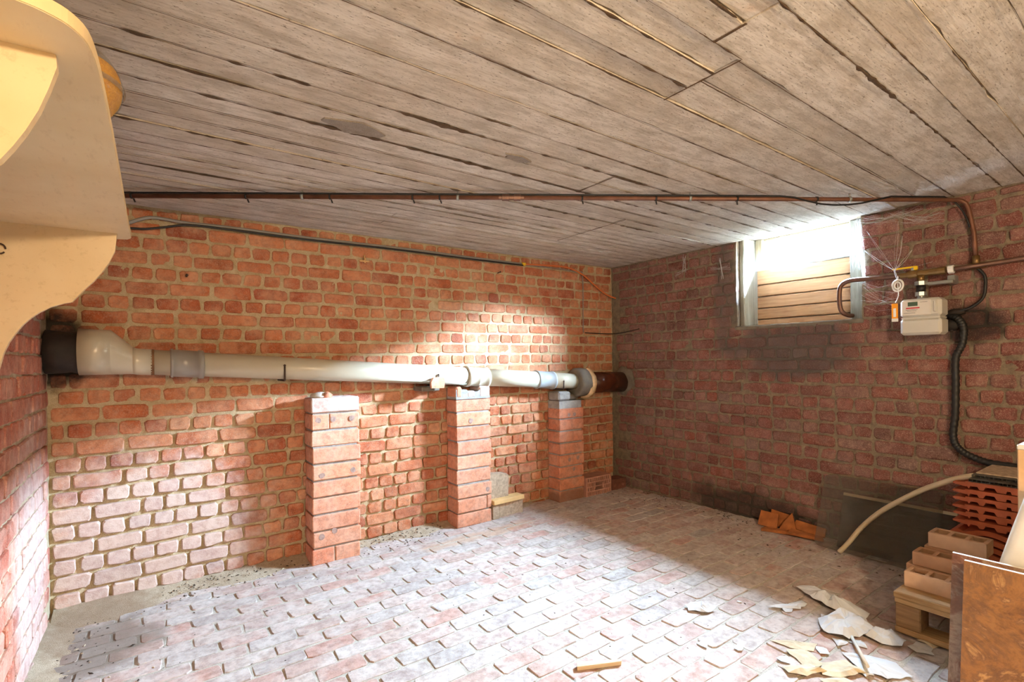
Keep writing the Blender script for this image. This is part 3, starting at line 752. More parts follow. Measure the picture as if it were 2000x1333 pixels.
# ---------------------------------------------------------------- copper pipe under the ceiling
CZ = CE - .034
pa, pb = Vector((-.30, 3.055, CZ)), Vector((3.30, .795, CZ - .004))
gp = thing('copper_gas_pipe', 'long reddish copper pipe running diagonally under the concrete ceiling', 'pipe', tuple((pa + pb) / 2))
path = [pa, pb, (3.325, .778, CZ - .008), (3.334, .765, CZ - .022), (3.337, .755, CZ - .05), (3.336, .735, 1.75), (3.334, .728, 1.605)]
part('pipe', MB().tube(path, .0105, 12), 'copper', gp)
def on(t): return pa.lerp(pb, t)
dirp = (pb - pa).normalized()
for t in (.475,):
    part('compression_fitting', MB().tube([on(t) - dirp * .06, on(t) - dirp * .045, on(t) - dirp * .044, on(t) - dirp * .012, on(t) - dirp * .011, on(t) + dirp * .011, on(t) + dirp * .012, on(t) + dirp * .044, on(t) + dirp * .045, on(t) + dirp * .06], [.0125, .0125, .0165, .0165, .0135, .0135, .0165, .0165, .0125, .0125], 8, smooth=False), 'copper_old', gp)
for t in (.03, .245, .415, .68, .87):
    c = on(t)
    part('pipe_clip', MB().tube([c + Vector((0, 0, .028)), c + Vector((0, 0, .012))], .004, 6).tube([c - dirp * .006, c + dirp * .006], .0135, 10), 'zinc', gp)
for i, t in enumerate((.065, .185, .275, .365, .395, .555, .64, .735, .83)):
    c = on(t); tie = MB().tube([c - dirp * .004, c + dirp * .004], .0135, 8)
    tie.tube([c + Vector((.006, .003, -.012)), c + Vector((.012, .004, -.026))], .0035, 6)
    part('cable_tie', tie, 'black', gp, 'black cable tie')
pts = []
for i in range(60):
    t = i / 59 * .985; c = on(t); side = Vector((dirp.y, -dirp.x, 0))
    sag = 0
    if .79 < t < .92: sag = math.sin((t - .79) / .13 * math.pi) * .048
    dz_ = .014 - max(0, sag * .9)
    pts.append(c + Vector((0, 0, dz_)) + side * (.003 + math.sqrt(max(0, .0158 ** 2 - dz_ ** 2)) if dz_ < .0139 else .005))
pts += [Vector((3.322, .80, 1.915)), Vector((3.326, .775, 1.87)), Vector((3.325, .757, 1.82)), Vector((3.324, .748, 1.78))]
tag(MB().tube(pts, .0042, 6).build('black_cable', 'black'), 'thin black cable tied along the copper pipe below the ceiling', 'cable')

# ---------------------------------------------------------------- cables on the back wall
cz = lambda pts, r, name, mat, lab: tag(MB().tube(smooth_path(pts), r, 8).build(name, mat), lab, 'cable')
def smooth_path(p, sub=5):
    p = [Vector(q) for q in p]; out = []
    for i in range(len(p) - 1):
        a, b, c_, d = p[max(i - 1, 0)], p[i], p[i + 1], p[min(i + 2, len(p) - 1)]
        for k in range(sub):
            t = k / sub; out.append(0.5 * ((2 * b) + (c_ - a) * t + (2 * a - 5 * b + 4 * c_ - d) * t * t + (3 * b - a - 3 * c_ + d) * t ** 3))
    return out + [p[-1]]
cz([(-.2, 3.14, 1.80), (-.12, 3.16, 1.84), (-.083, 3.17, 1.862), (-.027, 3.175, 1.893), (.03, 3.178, 1.905), (.159, 3.18, 1.898), (.36, 3.182, 1.902), (.765, 3.182, 1.898), (1.42, 3.182, 1.903), (1.81, 3.182, 1.899), (2.36, 3.182, 1.897)], .0085, 'grey_cable', 'grey_cable', 'grey cable running along the top of the orange brick wall')
cz([(-.2, 3.115, 1.785), (-.10, 3.155, 1.828), (-.02, 3.17, 1.84), (.06, 3.172, 1.86), (.17, 3.172, 1.886), (.36, 3.172, 1.888), (.765, 3.172, 1.884), (1.30, 3.172, 1.889), (1.81, 3.172, 1.886), (2.36, 3.172, 1.886)], .0055, 'black_cable', 'black', 'black cable strapped below the grey cable on the brick wall')
cz([(2.38, 3.176, 1.896), (2.56, 3.18, 1.908), (2.73, 3.18, 1.915), (2.84, 3.174, 1.909), (2.99, 3.170, 1.865), (3.13, 3.170, 1.785), (3.23, 3.168, 1.73), (3.30, 3.155, 1.70), (3.352, 3.14, 1.685)], .0065, 'orange_cable', 'orange', 'orange cable looping down into the dark wall corner')
cz([(2.36, 3.184, 1.892), (2.7, 3.185, 1.896), (2.95, 3.185, 1.885), (3.0, 3.186, 1.86), (3.0, 3.186, 1.5), (3.0, 3.186, 1.375)], .004, 'thin_cable', 'grey_cable', 'thin grey wire dropping down the brick wall near the corner')
tag(MB().tube([(2.355, 3.18, 1.897), (2.385, 3.178, 1.897)], .013, 8).build('cable_gland', 'yellow_plastic'), 'small yellow gland where the orange cable begins', 'cable gland')
tag(MB().tube(smooth_path([(3.02, 3.186, 1.376), (3.2, 3.186, 1.372), (3.35, 3.18, 1.372), (3.353, 3.05, 1.378), (3.352, 2.88, 1.40)]), .0038, 6).build('thin_cable', 'black'), 'thin dark wire running round the brick corner', 'cable')
for x, z, lab in ((1.111, 1.80, 'small wooden plug with a nail in the orange brick wall'), (2.142, 1.81, 'dark nail in the brick wall below the grey cable'), (.156, 1.616, 'dark nail stub in the brick wall near the shelf')):
    m = MB().tube([(x, BW + .01, z), (x, BW - .035, z + .004)], .004, 6); lump(m, (x, BW - .036, z + .004), (.007, .004, .007), 3)
    if x == 1.111: m.bevbox((x - .035, BW - .03, z - .012), (x + .03, BW - .012, z - .004), .002); m.tube([(x - .005, BW - .03, z + .03), (x, BW - .03, z - .02)], .004, 6)
    tag(m.build('wall_nail', 'lath' if x == 1.111 else 'iron'), lab, 'nail')

# ---------------------------------------------------------------- gas meter and its pipes
gm = thing('gas_meter', 'pale grey domestic gas meter hanging from pipes on the dark brick wall', 'gas meter', (3.25, .92, 1.25))
part('lower_body', MB().bevbox((3.20, .832, 1.252), (3.315, 1.004, 1.337), .012), 'meter', gm)
ub = part('upper_body', MB().bevbox((3.20, .832, 1.341), (3.315, 1.004, 1.438), .014), 'meter', gm)
part('seam', MB().box((3.206, .838, 1.335), (3.309, .998, 1.343)), 'meter', gm)
fp = part('front_panel', MB().bevbox((3.193, .872, 1.352), (3.205, .994, 1.43), .003), 'meter_panel', gm)
part('lcd_screen', MB().box((3.1915, .925, 1.400), (3.196, .966, 1.421)), 'lcd', fp, 'dark green display')
part('red_strip', MB().box((3.1918, .917, 1.387), (3.196, .974, 1.393)), 'red', fp, 'red printed strip')
for a, b, z in ((.885, .915, 1.417), (.925, .975, 1.380), (.93, .97, 1.374), (.935, .985, 1.364)):
    part('print_line', MB().box((3.1922, a, z), (3.196, b, z + .0022)), 'ink', fp)
part('cover_latch', MB().bevbox((3.194, .850, 1.365), (3.206, .862, 1.42), .003), 'meter', gm)
for z0, z1, r, mt, nm in ((1.436, 1.462, .017, 'zinc', 'spigot'), (1.455, 1.475, .026, 'zinc', 'union_nut'), (1.474, 1.512, .020, 'black', 'regulator_body'), (1.510, 1.530, .028, 'zinc', 'union_nut'), (1.528, 1.56, .016, 'brass', 'riser')):
    part(nm, MB().rings([(z0, 3.262, .93, r), (z1, 3.262, .93, r)], 8 if 'nut' in nm else 16, 'z', True, 'nut' not in nm), mt, gm)
part('bracket', MB().bevbox((3.262, .80, 1.507), (3.30, .905, 1.524), .003).bevbox((3.29, .80, 1.507), (3.352, .83, 1.55), .003), 'zinc', gm)
PXX = 3.27
gv = thing('gas_valve', 'brass gas valve with yellow lever handle above the meter', 'valve', (PXX, .95, 1.575))
part('body', MB().tube([(PXX, 1.02, 1.572), (PXX, .985, 1.572), (PXX, .984, 1.572), (PXX, .945, 1.573), (PXX, .944, 1.573), (PXX, .86, 1.574), (PXX, .859, 1.574), (PXX, .83, 1.575)], [.014, .014, .021, .021, .017, .017, .02, .02], 10, smooth=False), 'brass', gv)
part('stem', MB().tube([(PXX, .965, 1.59), (PXX, .965, 1.608)], .009, 8), 'zinc', gv)
part('lever', MB().bevbox((PXX - .009, .955, 1.606), (PXX + .009, 1.055, 1.615), .003).bevbox((PXX - .009, .945, 1.594), (PXX + .009, .962, 1.615), .003), 'yellow_plastic', gv, 'yellow lever handle')
part('white_nut', MB().tube([(PXX + .01, .822, 1.576), (PXX + .01, .80, 1.577)], .021, 8, smooth=False), 'white_plastic', gv)
tag(MB().tube(smooth_path([(PXX, 1.02, 1.572), (3.275, 1.15, 1.576), (3.283, 1.25, 1.582), (3.285, 1.295, 1.574), (3.286, 1.318, 1.55), (3.288, 1.325, 1.50), (3.292, 1.325, 1.45), (3.30, 1.318, 1.41), (3.33, 1.30, 1.388), (3.372, 1.29, 1.385)]), .0125, 12).build('copper_inlet_pipe', 'copper_old'), 'copper pipe bending from the gas valve into the window corner', 'pipe')
bp = thing('copper_outlet_pipe', 'horizontal copper pipe leaving the gas meter along the brick wall', 'pipe', (3.31, .5, 1.58))
part('pipe', MB().tube([(PXX + .01, .80, 1.577), (3.31, .735, 1.583), (3.33, .55, 1.594), (3.34, .2, 1.60), (3.34, -.3, 1.605)], .0115, 12), 'copper_old', bp)
part('tee', MB().tube([(3.325, .76, 1.584), (3.331, .69, 1.587)], .0155, 10).tube([(3.33, .727, 1.585), (3.333, .728, 1.635)], .0155, 10), 'brass', bp)
sd = thing('seal_tag', 'orange tag hanging from a white plastic ring on the gas valve', 'tag', (3.20, 1.02, 1.5))
m = MB(); pts = [(3.205 + .004 * math.sin(a * .4), 1.012 + .024 * math.cos(a * .3307), 1.515 + .03 * math.sin(a * .3307)) for a in range(20)]
m.tube(pts, .005, 6, False); m.tube([(3.20, 1.012 + .013 * math.cos(a * .3307), 1.515 + .018 * math.sin(a * .3307)) for a in range(20)], .004, 6, False)
part('ring', m, 'white_plastic', sd, 'white plastic ring')
part('cord', MB().tube(smooth_path([(3.235, 1.02, 1.565), (3.205, 1.012, 1.52), (3.198, 1.008, 1.46), (3.192, 1.02, 1.425)]), .0022, 6), 'white_plastic', sd)
tp = part('tag_plate', MB().bevbox((3.189, 1.008, 1.335), (3.192, 1.036, 1.42), .001), 'tag_orange', sd, 'orange printed tag')
part('tag_foot', MB().bevbox((3.188, 1.008, 1.325), (3.193, 1.036, 1.342), .001), 'white_plastic', tp)
part('tag_print', MB().box((3.1882, 1.016, 1.35), (3.1886, 1.028, 1.395)), 'white_plastic', tp)
tag(MB().tube(smooth_path([(3.33, .745, 1.60), (3.335, .70, 1.54), (3.335, .695, 1.48), (3.335, .705, 1.425), (3.335, .745, 1.385), (3.335, .80, 1.365), (3.35, .83, 1.36)]), .007, 8).build('black_cable', 'black'), 'black cable looping from the copper tee down beside the gas meter', 'cable')
hs = smooth_path([(3.356, .845, 1.355), (3.335, .80, 1.33), (3.33, .778, 1.28), (3.33, .785, 1.20), (3.33, .81, 1.13), (3.33, .812, 1.0), (3.33, .815, .85), (3.33, .824, .73), (3.325, .80, .672), (3.32, .74, .635), (3.31, .65, .618), (3.30, .45, .622), (3.3, .2, .63)], 14)
m = MB().tube(hs, [.0165 + .0016 * math.sin(i * 1.9) for i in range(len(hs))], 12)
tag(m.build('black_hose', 'black'), 'thick black corrugated hose hanging down the wall beside the meter', 'hose')
m = MB(); lump(m, (3.35, .835, 1.30), (.02, .05, .03), 21); lump(m, (3.345, .81, 1.365), (.022, .05, .018), 22)
tag(m.build('hose_fixing', 'soot'), 'black tarry lump where the hose enters the wall', 'fixing')

# ---------------------------------------------------------------- cobwebs
def strands(mb, a, b, n, spread, r, sag=.02, seed=1):
    rs = random.Random(seed)
    for i in range(n):
        p = Vector(a) + Vector([rs.uniform(-1, 1) * k for k in spread]); q = Vector(b) + Vector([rs.uniform(-1, 1) * k for k in spread])
        mid = (p + q) / 2 + Vector((rs.uniform(-.01, .01), rs.uniform(-.01, .01), -sag * rs.uniform(.3, 1.3)))
        mb.tube([p, p.lerp(mid, .55) - Vector((0, 0, sag * .1)), mid, mid.lerp(q, .5), q], r * rs.uniform(.5, 1.2), 3, False)
m = MB(); strands(m, (3.46, 1.985, 1.775), (3.40, 1.25, 1.83), 60, (.05, .01, .022), .0006, .035, 2); strands(m, (3.45, 1.97, 1.80), (3.38, 1.30, 1.79), 40, (.06, .02, .03), .0008, .05, 5)
strands(m, (3.38, 1.25, 1.95), (3.38, 1.26, 1.70), 40, (.03, .05, .06), .0008, .02, 6)
o = tag(m.build('cobweb', 'web', fix=False), 'dense dusty cobweb sheet slung across the window opening', 'cobweb'); o['kind'] = 'stuff'
m = MB(); J = (3.235, 1.035, 1.60)
for q, r in (((3.34, 1.21, 1.75), .0016), ((3.34, 1.03, 1.80), .0011), ((3.33, .985, 1.71), .0026), ((3.34, .90, 1.635), .0009), ((3.205, 1.012, 1.53), .002), ((3.34, 1.20, 1.86), .0008), ((3.34, 1.05, 1.88), .0008)):
    strands(m, J, q, 2, (.002, .002, .002), r * .7, .004, int(q[1] * 100))
strands(m, (3.34, 1.05, 1.9), (3.34, .90, 1.88), 14, (.02, .05, .04), .0006, .03, 9); strands(m, (3.35, 1.23, 1.50), (3.25, 1.04, 1.47), 12, (.01, .02, .08), .0005, .02, 11)
strands(m, (3.35, 1.24, 1.92), (3.35, 1.22, 1.60), 16, (.008, .012, .03), .0008, .01, 12); strands(m, (3.33, 1.22, 1.93), (3.33, .98, 1.93), 16, (.02, .05, .02), .0006, .03, 14)
o = tag(m.build('cobweb', 'web_thick', fix=False), 'stringy cobweb strands stretched between window edge and gas valve', 'cobweb'); o['kind'] = 'stuff'
m = MB(); strands(m, (3.345, 2.13, 1.86), (3.345, 2.10, 1.72), 4, (.003, .01, .01), .0012, .0, 15); strands(m, (3.345, 2.20, 1.80), (3.345, 2.05, 1.78), 4, (.003, .02, .02), .001, .01, 16)
strands(m, (3.345, 2.42, 1.93), (3.34, 2.42, 1.80), 6, (.003, .02, .02), .0012, .0, 17); strands(m, (3.345, 2.50, 1.80), (3.34, 2.40, 1.83), 5, (.003, .02, .02), .0011, .01, 18)
o = tag(m.build('cobweb', 'web_thick', fix=False), 'small star-shaped cobweb on the bricks beside the window', 'cobweb'); o['kind'] = 'stuff'

# ---------------------------------------------------------------- shelf on the left wall
SH, TH = 1.57, .02
sh = thing('wall_shelf', 'cream painted board shelf with scalloped brackets on the left brick wall', 'shelf', (-.22, 1.4, SH))
edge = [(-.052, 2.10), (-.054, 1.9), (-.054, 1.6), (-.055, 1.27), (-.057, 1.0), (-.062, .878), (-.076, .832), (-.098, .811), (-.123, .801), (-.17, .795), (LW, .79)]
edge = [(p.x, p.y) for p in smooth_path([(x, y, 0) for x, y in edge[:-1]], 4)] + [edge[-1]]
poly = [(LW + .001, 2.135), (-.085, 2.135), (-.062, 2.125)] + edge
m = MB().prism(poly, SH, SH + TH); part('shelf_board', m, 'mdf', sh)
prof = [(LW + .001, SH), (-.086, SH), (-.092, 1.513), (-.107, 1.475), (-.123, 1.446), (-.145, 1.413), (-.167, 1.387), (-.197, 1.346), (-.215, 1.341), (-.247, 1.328), (-.270, 1.312), (-.289, 1.295), (-.307, 1.274), (-.322, 1.25), (-.337, 1.222), (-.349, 1.19), (-.36, 1.14), (LW + .001, 1.10)]
part('bracket', MB().prism(prof, 2.045, 2.063, lambda u, v, w: (u, w, v)), 'mdf', sh)
prof = [(LW + .001, SH), (-.101, SH), (-.1, 1.553), (-.108, 1.524), (-.119, 1.49), (-.132, 1.46), (-.144, 1.437), (-.156, 1.417), (-.18, 1.39), (-.21, 1.365), (-.23, 1.36), (-.26, 1.34), (-.29, 1.30), (-.32, 1.24), (-.34, 1.15), (LW + .001, 1.13)]
part('bracket', MB().prism(prof, .911, .929, lambda u, v, w: (u, w, v)), 'mdf', sh)
band = MB()
for (x, y), (x2, y2) in zip(edge, edge[1:]):
    q = [(x + .0012, y - .0012), (x2 + .0012, y2 - .0012), (x2 - .003, y2 + .003), (x - .003, y + .003)]
    band.prism(q, SH + .001, SH + TH - .001)
part('edge_band', band, 'mdf_edge', sh)
part('hook_ring', MB().tube([(-.352 + .012 * math.cos(a * .35), 2.04 - .004, 1.49 + .014 * math.sin(a * .35)) for a in range(17)], .0022, 6, False), 'iron', sh)
jc = (-.128, 1.21); jz = SH + TH
jar = thing('glass_jar', 'round clear glass jar half filled with mustard yellow grain on the shelf', 'jar', (jc[0], jc[1], jz))
def belly(h): return .0905 * math.sqrt(max(.02, 1 - ((h - .076) / .079) ** 2)) if h < .15 else .02
hs_ = [.0, .004, .012, .022, .034, .048, .06, .07]
up_ = [.09, .10, .11, .12, .13, .14, .147, .152]
jr = MB().rings([(jz + h, *jc, max(.045, belly(h))) for h in hs_] + [(jz + h, *jc, belly(h)) for h in up_], 36, 'z')
part('glass', jr, 'jar_glass', jar)
part('seam_ring', MB().rings([(jz + .069, *jc, .0905), (jz + .071, *jc, .0935), (jz + .077, *jc, .0935), (jz + .079, *jc, .0905)], 36, 'z', cap=False), 'jar_seam', jar, 'raised glass ring')
part('grain', MB().rings([(jz + .003 + h * .97, *jc, max(.042, belly(h)) - .002) for h in hs_ + [.085, .098, .108]], 36, 'z'), 'grain', jar, 'mustard yellow grain')

# ---------------------------------------------------------------- small masonry on the floor
zf = FZ(2.1)
tag(MB().bevbox((1.972, 3.05, zf - .004), (2.028, 3.14, zf + .105), .004).build('breeze_block', 'block'), 'narrow speckled block end standing against the middle pillar', 'block')
tag(MB().bevbox((2.034, 3.065, zf - .004), (2.25, 3.15, zf + .105), .004).build('breeze_block', 'block'), 'low speckled breeze block lying under the tan lath', 'block')
m = MB(); m.prism([(1.975, zf + .132), (2.135, zf + .132), (2.142, zf + .285), (2.12, zf + .305), (2.0, zf + .315), (1.974, zf + .31)], 3.09, 3.16, lambda u, v, w: (u, w, v))
tag(m.build('breeze_block', 'block'), 'square speckled breeze block standing upright beside the middle pillar', 'block')
m = MB().bevbox((-.14, -.045, 0), (.14, .045, .032), .003, Matrix.Translation((2.11, 3.085, zf + .104)) @ Matrix.Rotation(.06, 4, 'Z'))
tag(m.build('wooden_lath', 'lath'), 'tan wooden lath lying on top of the low breeze block', 'lath')
def perforated(name, label, x0, x1, y0, y1, z0, z1, rows_, cols, mat, hole_frac=.55, center=True, face='y', holes_round=False):
    t = thing(name, label, 'brick', ((x0 + x1) / 2, (y0 + y1) / 2, z0))
    dpt = (y1 - y0) * .92; m = MB()
    part('core', MB().box((x0 + .002, y0 + dpt, z0 + .002), (x1 - .002, y1, z1 - .004)), mat, t)
    part('shell', MB().box((x0 - .0015, y0 + .001, z1 - .004), (x1 + .0015, y1 + .001, z1 + .0015)).box((x0 - .0015, y0 + .001, z0), (x0 + .005, y1 + .001, z1 - .004)).box((x1 - .005, y0 + .001, z0), (x1 + .0015, y1 + .001, z1 - .004)), mat, t)
    W, Hh = x1 - x0, z1 - z0; cw = W / (cols + .5); rt = .0075; ch = (Hh - rt) / rows_
    for r in range(rows_ + 1): m.box((x0, y0, z0 + r * ch), (x1, y0 + dpt, z0 + r * ch + rt))
    for r in range(rows_):
        za, zb = z0 + r * ch + rt, z0 + (r + 1) * ch
        off = (r % 2) * cw * .5
        for c in range(cols + 1):
            xa = x0 + c * cw + (off if c else 0); xb = xa + cw * (1 - hole_frac) * (1.0 if c else 1.6)
            if c == cols: xb = x1
            if center and rows_ // 2 - 1 <= r <= rows_ // 2 and .34 < (xa - x0) / W < .66: continue
            m.box((xa, y0, za), (min(xb, x1), y0 + dpt, zb))
    if center: m.box((x0 + W * .31, y0 + .001, z0 + Hh * .36), (x0 + W * .36, y0 + dpt, z0 + Hh * .64)); m.box((x0 + W * .64, y0 + .001, z0 + Hh * .36), (x0 + W * .69, y0 + dpt, z0 + Hh * .64))
    part('perforated_face', m, mat, t)
    return t
zf = FZ(3.0)
perforated('perforated_brick', 'perforated clay block with slotted face beside the third pillar', 2.865, 3.15, 3.03, 3.17, zf - .003, zf + .15, 4, 12, 'perf', .62)
t = thing('holed_brick', 'dark brick with three round holes lying in the wall corner', 'brick', (3.25, 3.09, zf))
def bored(x0, x1, y0, y1, z0, z1, cx, r, depth, n=16):
    m = MB(); cuts = [x0] + [(a + b) / 2 for a, b in zip(cx, cx[1:])] + [x1]; zc = (z0 + z1) / 2
    for c, xa, xb in zip(cx, cuts, cuts[1:]):
        rim = []; out = []; deep = []
        for k in range(n):
            a = math.pi / 4 + 2 * math.pi * k / n; ca, sa = math.cos(a), math.sin(a)
            rim.append((c + r * ca, y0, zc + r * sa)); deep.append((c + r * ca, y0 + depth, zc + r * sa))
            t_ = 1 / max(abs(ca), abs(sa)); u, v = ca * t_, sa * t_
            out.append((c + u * ((xb - c) if u > 0 else (c - xa)), y0, zc + v * (z1 - z0) / 2))
        o_ = len(m.v); m.v += rim + out + deep
        for k in range(n):
            q = (k + 1) % n
            m.f += [[o_ + k, o_ + q, o_ + n + q, o_ + n + k], [o_ + k, o_ + 2 * n + k, o_ + 2 * n + q, o_ + q]]; m.smooth += [False, True]
        m.f.append([o_ + 2 * n + k for k in range(n)]); m.smooth.append(False)
    m.add([(x0, y0, z0), (x1, y0, z0), (x1, y1, z0), (x0, y1, z0), (x0, y0, z1), (x1, y0, z1), (x1, y1, z1), (x0, y1, z1)], [(0, 3, 2, 1), (4, 5, 6, 7), (1, 2, 6, 5), (2, 3, 7, 6), (3, 0, 4, 7)])
    return m
body = bored(3.175, 3.345, 3.045, 3.16, zf - .003, zf + .09, [3.21, 3.26, 3.31], .018, .10)
part('body', body, 'dark_clay', t)

# sand swept along the walls and loose grit
m = MB(); nx = 110; prf = [(0, .050), (.03, .040), (.07, .024), (.12, .010), (.17, -.004)]
for i in range(nx + 1):
    x = LW + .005 + (2.58 - LW) * i / nx
    k = (1.0 + .5 * noise.noise(Vector((x * 3, 1, 2)))) * (.75 + .5 * max(0, 1 - (x + .4) / 1.2)) * (1 if x < 2.2 else max(.1, (2.6 - x) / .4))
    for d, h in prf:
        m.v.append((x, BW + .012 - d * (1 + .35 * noise.noise(Vector((x * 4, d * 5, 7)))) * k, FZ(x) - .002 + h * k * .75 + .003 * noise.noise(Vector((x * 30, d * 60, 3)))))
for i in range(nx):
    for j in range(4): a = i * 5 + j; m.f.append([a, a + 1, a + 6, a + 5]); m.smooth.append(True)
o = tag(m.build('sand_strip', 'sand'), 'pale sand swept up along the foot of the brick wall', 'sand'); o['kind'] = 'stuff'
m = MB(); ny = 40
for i in range(ny + 1):
    y = 2.0 + (BW - 2.0) * i / ny; k = 1 + .4 * noise.noise(Vector((y * 5, 4, 4)))
    for d, h in prf: m.v.append((LW - .012 + d * .9 * k, y, FZ(LW) - .002 + h * k * .5 + .003 * noise.noise(Vector((y * 30, d * 60, 8)))))
for i in range(ny):
    for j in range(4): a = i * 5 + j; m.f.append([a, a + 1, a + 6, a + 5]); m.smooth.append(True)
o = tag(m.build('sand_strip', 'sand'), 'pale sand and dirt gathered along the foot of the left wall', 'sand'); o['kind'] = 'stuff'
M['grit'] = simple('dark_grit', hx('3A2C20'), 0.95, var=0.5, sc=3)
M['chips'] = simple('pale_chips', hx('B8A78C'), 0.95, var=0.3, sc=3)
FOOT = [(2.865, 3.15, 3.03, 3.2), (3.175, 3.345, 3.045, 3.2), (1.972, 2.25, 3.05, 3.2), (.73, 1.02, 3.02, 3.2), (1.68, 1.97, 3.04, 3.2), (2.595, 2.86, 3.04, 3.2), (3.13, 3.345, 1.44, 1.83), (3.15, 3.345, .80, 1.44)]
def grit(name, label, mat, n, place, smin, smax, seed):
    rs = random.Random(seed); m = MB()
    for i in range(n):
        x, y = place(rs)
        if x < LW + .01 or x > RW - .015 or y > BW - .012: continue
        if any(a - .008 < x < b + .008 and c - .008 < y < d + .008 for a, b, c, d in FOOT): continue
        s_ = rs.uniform(smin, smax) * rs.uniform(.5, 1); a = rs.uniform(0, 6.3); l = s_ * rs.uniform(1, 2.6)
        z = FZ(x) + .002 + (.03 * max(0, 1 - (BW - y) / .12) if y > BW - .12 and x < 2.4 else 0)
        ca, sa = math.cos(a), math.sin(a)
        m.add([(x + ca * l, y + sa * l, z), (x - sa * s_, y + ca * s_, z), (x - ca * l, y - sa * l, z), (x + sa * s_, y - ca * s_, z), (x, y, z + s_ * .7)], [(0, 1, 4), (1, 2, 4), (2, 3, 4), (3, 0, 4), (3, 2, 1, 0)])
    o = tag(m.build(name, mat, fix=False), label, 'debris'); o['kind'] = 'stuff'
def pl_wall(rs):
    k = rs.random()
    if k < .45: return rs.uniform(LW, 1.6), BW - abs(rs.gauss(.08, .08))
    if k < .6: return LW + abs(rs.gauss(.1, .12)), rs.uniform(2.1, 3.15)
    return RW - abs(rs.gauss(.12, .14)), rs.uniform(.95, 3.1)
grit('floor_grit', 'dark crumbs of dirt scattered along the foot of the walls', 'grit', 900, pl_wall, .0025, .007, 3)
grit('floor_grit', 'sparse dark specks scattered over the open brick floor', 'grit', 300, lambda rs: (rs.uniform(-.2, 3.2), rs.uniform(.9, 3.0)), .0015, .0045, 4)
grit('floor_chips', 'pale mortar chips scattered along the foot of the walls', 'chips', 500, pl_wall, .002, .006, 5)

# ---------------------------------------------------------------- things along the right wall
def shard(label, c, lx, ly, th, eul, seed, mat='shard', poly=None):
    rs = random.Random(seed)
    poly = poly or [(-lx, -ly * rs.uniform(.6, 1)), (lx * rs.uniform(.4, 1), -ly), (lx, ly * rs.uniform(.2, .8)), (lx * rs.uniform(-.2, .4), ly), (-lx * rs.uniform(.7, 1), ly * rs.uniform(.3, .9))]
    m = MB().prism(poly, -th / 2, th / 2); o = m.build('tile_shard', mat); o.location = c; o.rotation_euler = eul
    return tag(o, label, 'shard')
zf = FZ(3.25) + .004
shard('flat rectangular orange shard leaning against the foot of the dark wall', (3.275, 1.755, zf + .048), .06, .045, .012, (R(62), 0, R(-84)), 1, poly=[(-.06, -.045), (.06, -.05), (.055, .045), (-.055, .05)])
shard('long thin orange shard lying behind the rectangular shard', (3.325, 1.70, zf + .055), .07, .04, .010, (R(75), 0, R(-88)), 2, poly=[(-.06, -.05), (.075, -.05), (.07, .035), (-.065, .05)])
shard('triangular orange shard pointing upward among broken pieces', (3.29, 1.632, zf + .055), .05, .06, .012, (R(70), R(8), R(-80)), 3, poly=[(-.045, -.055), (.05, -.055), (.045, -.02), (.005, .065), (-.025, .0)])
shard('broken orange shard lying flat in front of the others', (3.22, 1.66, zf + .010), .09, .035, .016, (0, R(-2), R(-70)), 4, poly=[(-.10, -.02), (.09, -.03), (.11, .005), (-.09, .03)])
shard('long splintered orange shard pointing toward the glass panels', (3.235, 1.51, zf + .022), .09, .03, .016, (R(12), R(4), R(-72)), 5, poly=[(-.09, -.025), (.10, -.018), (.09, .012), (-.08, .03)])
shard('brown shard lying between the wall and the splintered piece', (3.32, 1.52, zf + .040), .09, .03, .014, (R(50), R(4), R(-85)), 6, poly=[(-.10, -.03), (.09, -.03), (.085, .025), (-.085, .03)])

def panel(name, label, mat, y0, y1, xb, xt, h, th, r, trim=None):
    """pane leaning on the right wall, rounded corners"""
    zb = FZ(xb) + .006; L = math.hypot(xt - xb, h); up = Vector(((xt - xb) / L, 0, h / L)); nrm = Vector((-h / L, 0, (xt - xb) / L)); poly = []
    for cy, cz_, a0 in ((y1 - r, r, -90), (y1 - r, L - r, 0), (y0 + r, L - r, 90), (y0 + r, r, 180)):
        for k in range(6):
            a = R(a0 + 90 * k / 5); poly.append((cy + r * math.cos(a), cz_ + r * math.sin(a)))
    fn = lambda u, v, w: Vector((xb, u, zb)) + up * v + nrm * w
    if not trim: return tag(MB().prism(poly, 0, th, fn).build(name, mat), label, 'glass sheet')
    t = thing(name, label, 'glass sheet', (xb, (y0 + y1) / 2, zb)); part('sheet', MB().prism(poly, 0, th, fn), mat, t)
    m = MB().prism([(y0, L - .004), (y1, L - .004), (y1, L + .012), (y0, L + .012)], -.004, th + .004, fn); part('edge_trim', m, trim, t, 'pale wooden edge strip')
panel('smoked_sheet', 'dark smoked glass sheet with a pale top strip against the wall', 'smoked_glass2', .812, 1.335, 3.24, 3.342, .285, .006, .003, 'tube')
panel('glass_sheet', 'dusty clear glass sheet with rounded corners leaning on the wall', 'smoked_glass', .862, 1.432, 3.175, 3.34, .395, .006, .03)
tb = smooth_path([(3.148, 1.285, FZ(3.16) + .012), (3.145, 1.235, .115), (3.135, 1.17, .215), (3.118, 1.08, .32), (3.10, .98, .41), (3.07, .88, .488), (3.03, .78, .552), (3.00, .715, .588), (2.985, .671, .606)], 6)
tag(MB().tube(tb, .0125, 12).build('bent_tube', 'tube'), 'cream plastic tube bowed from the floor up to the tile stack', 'tube')

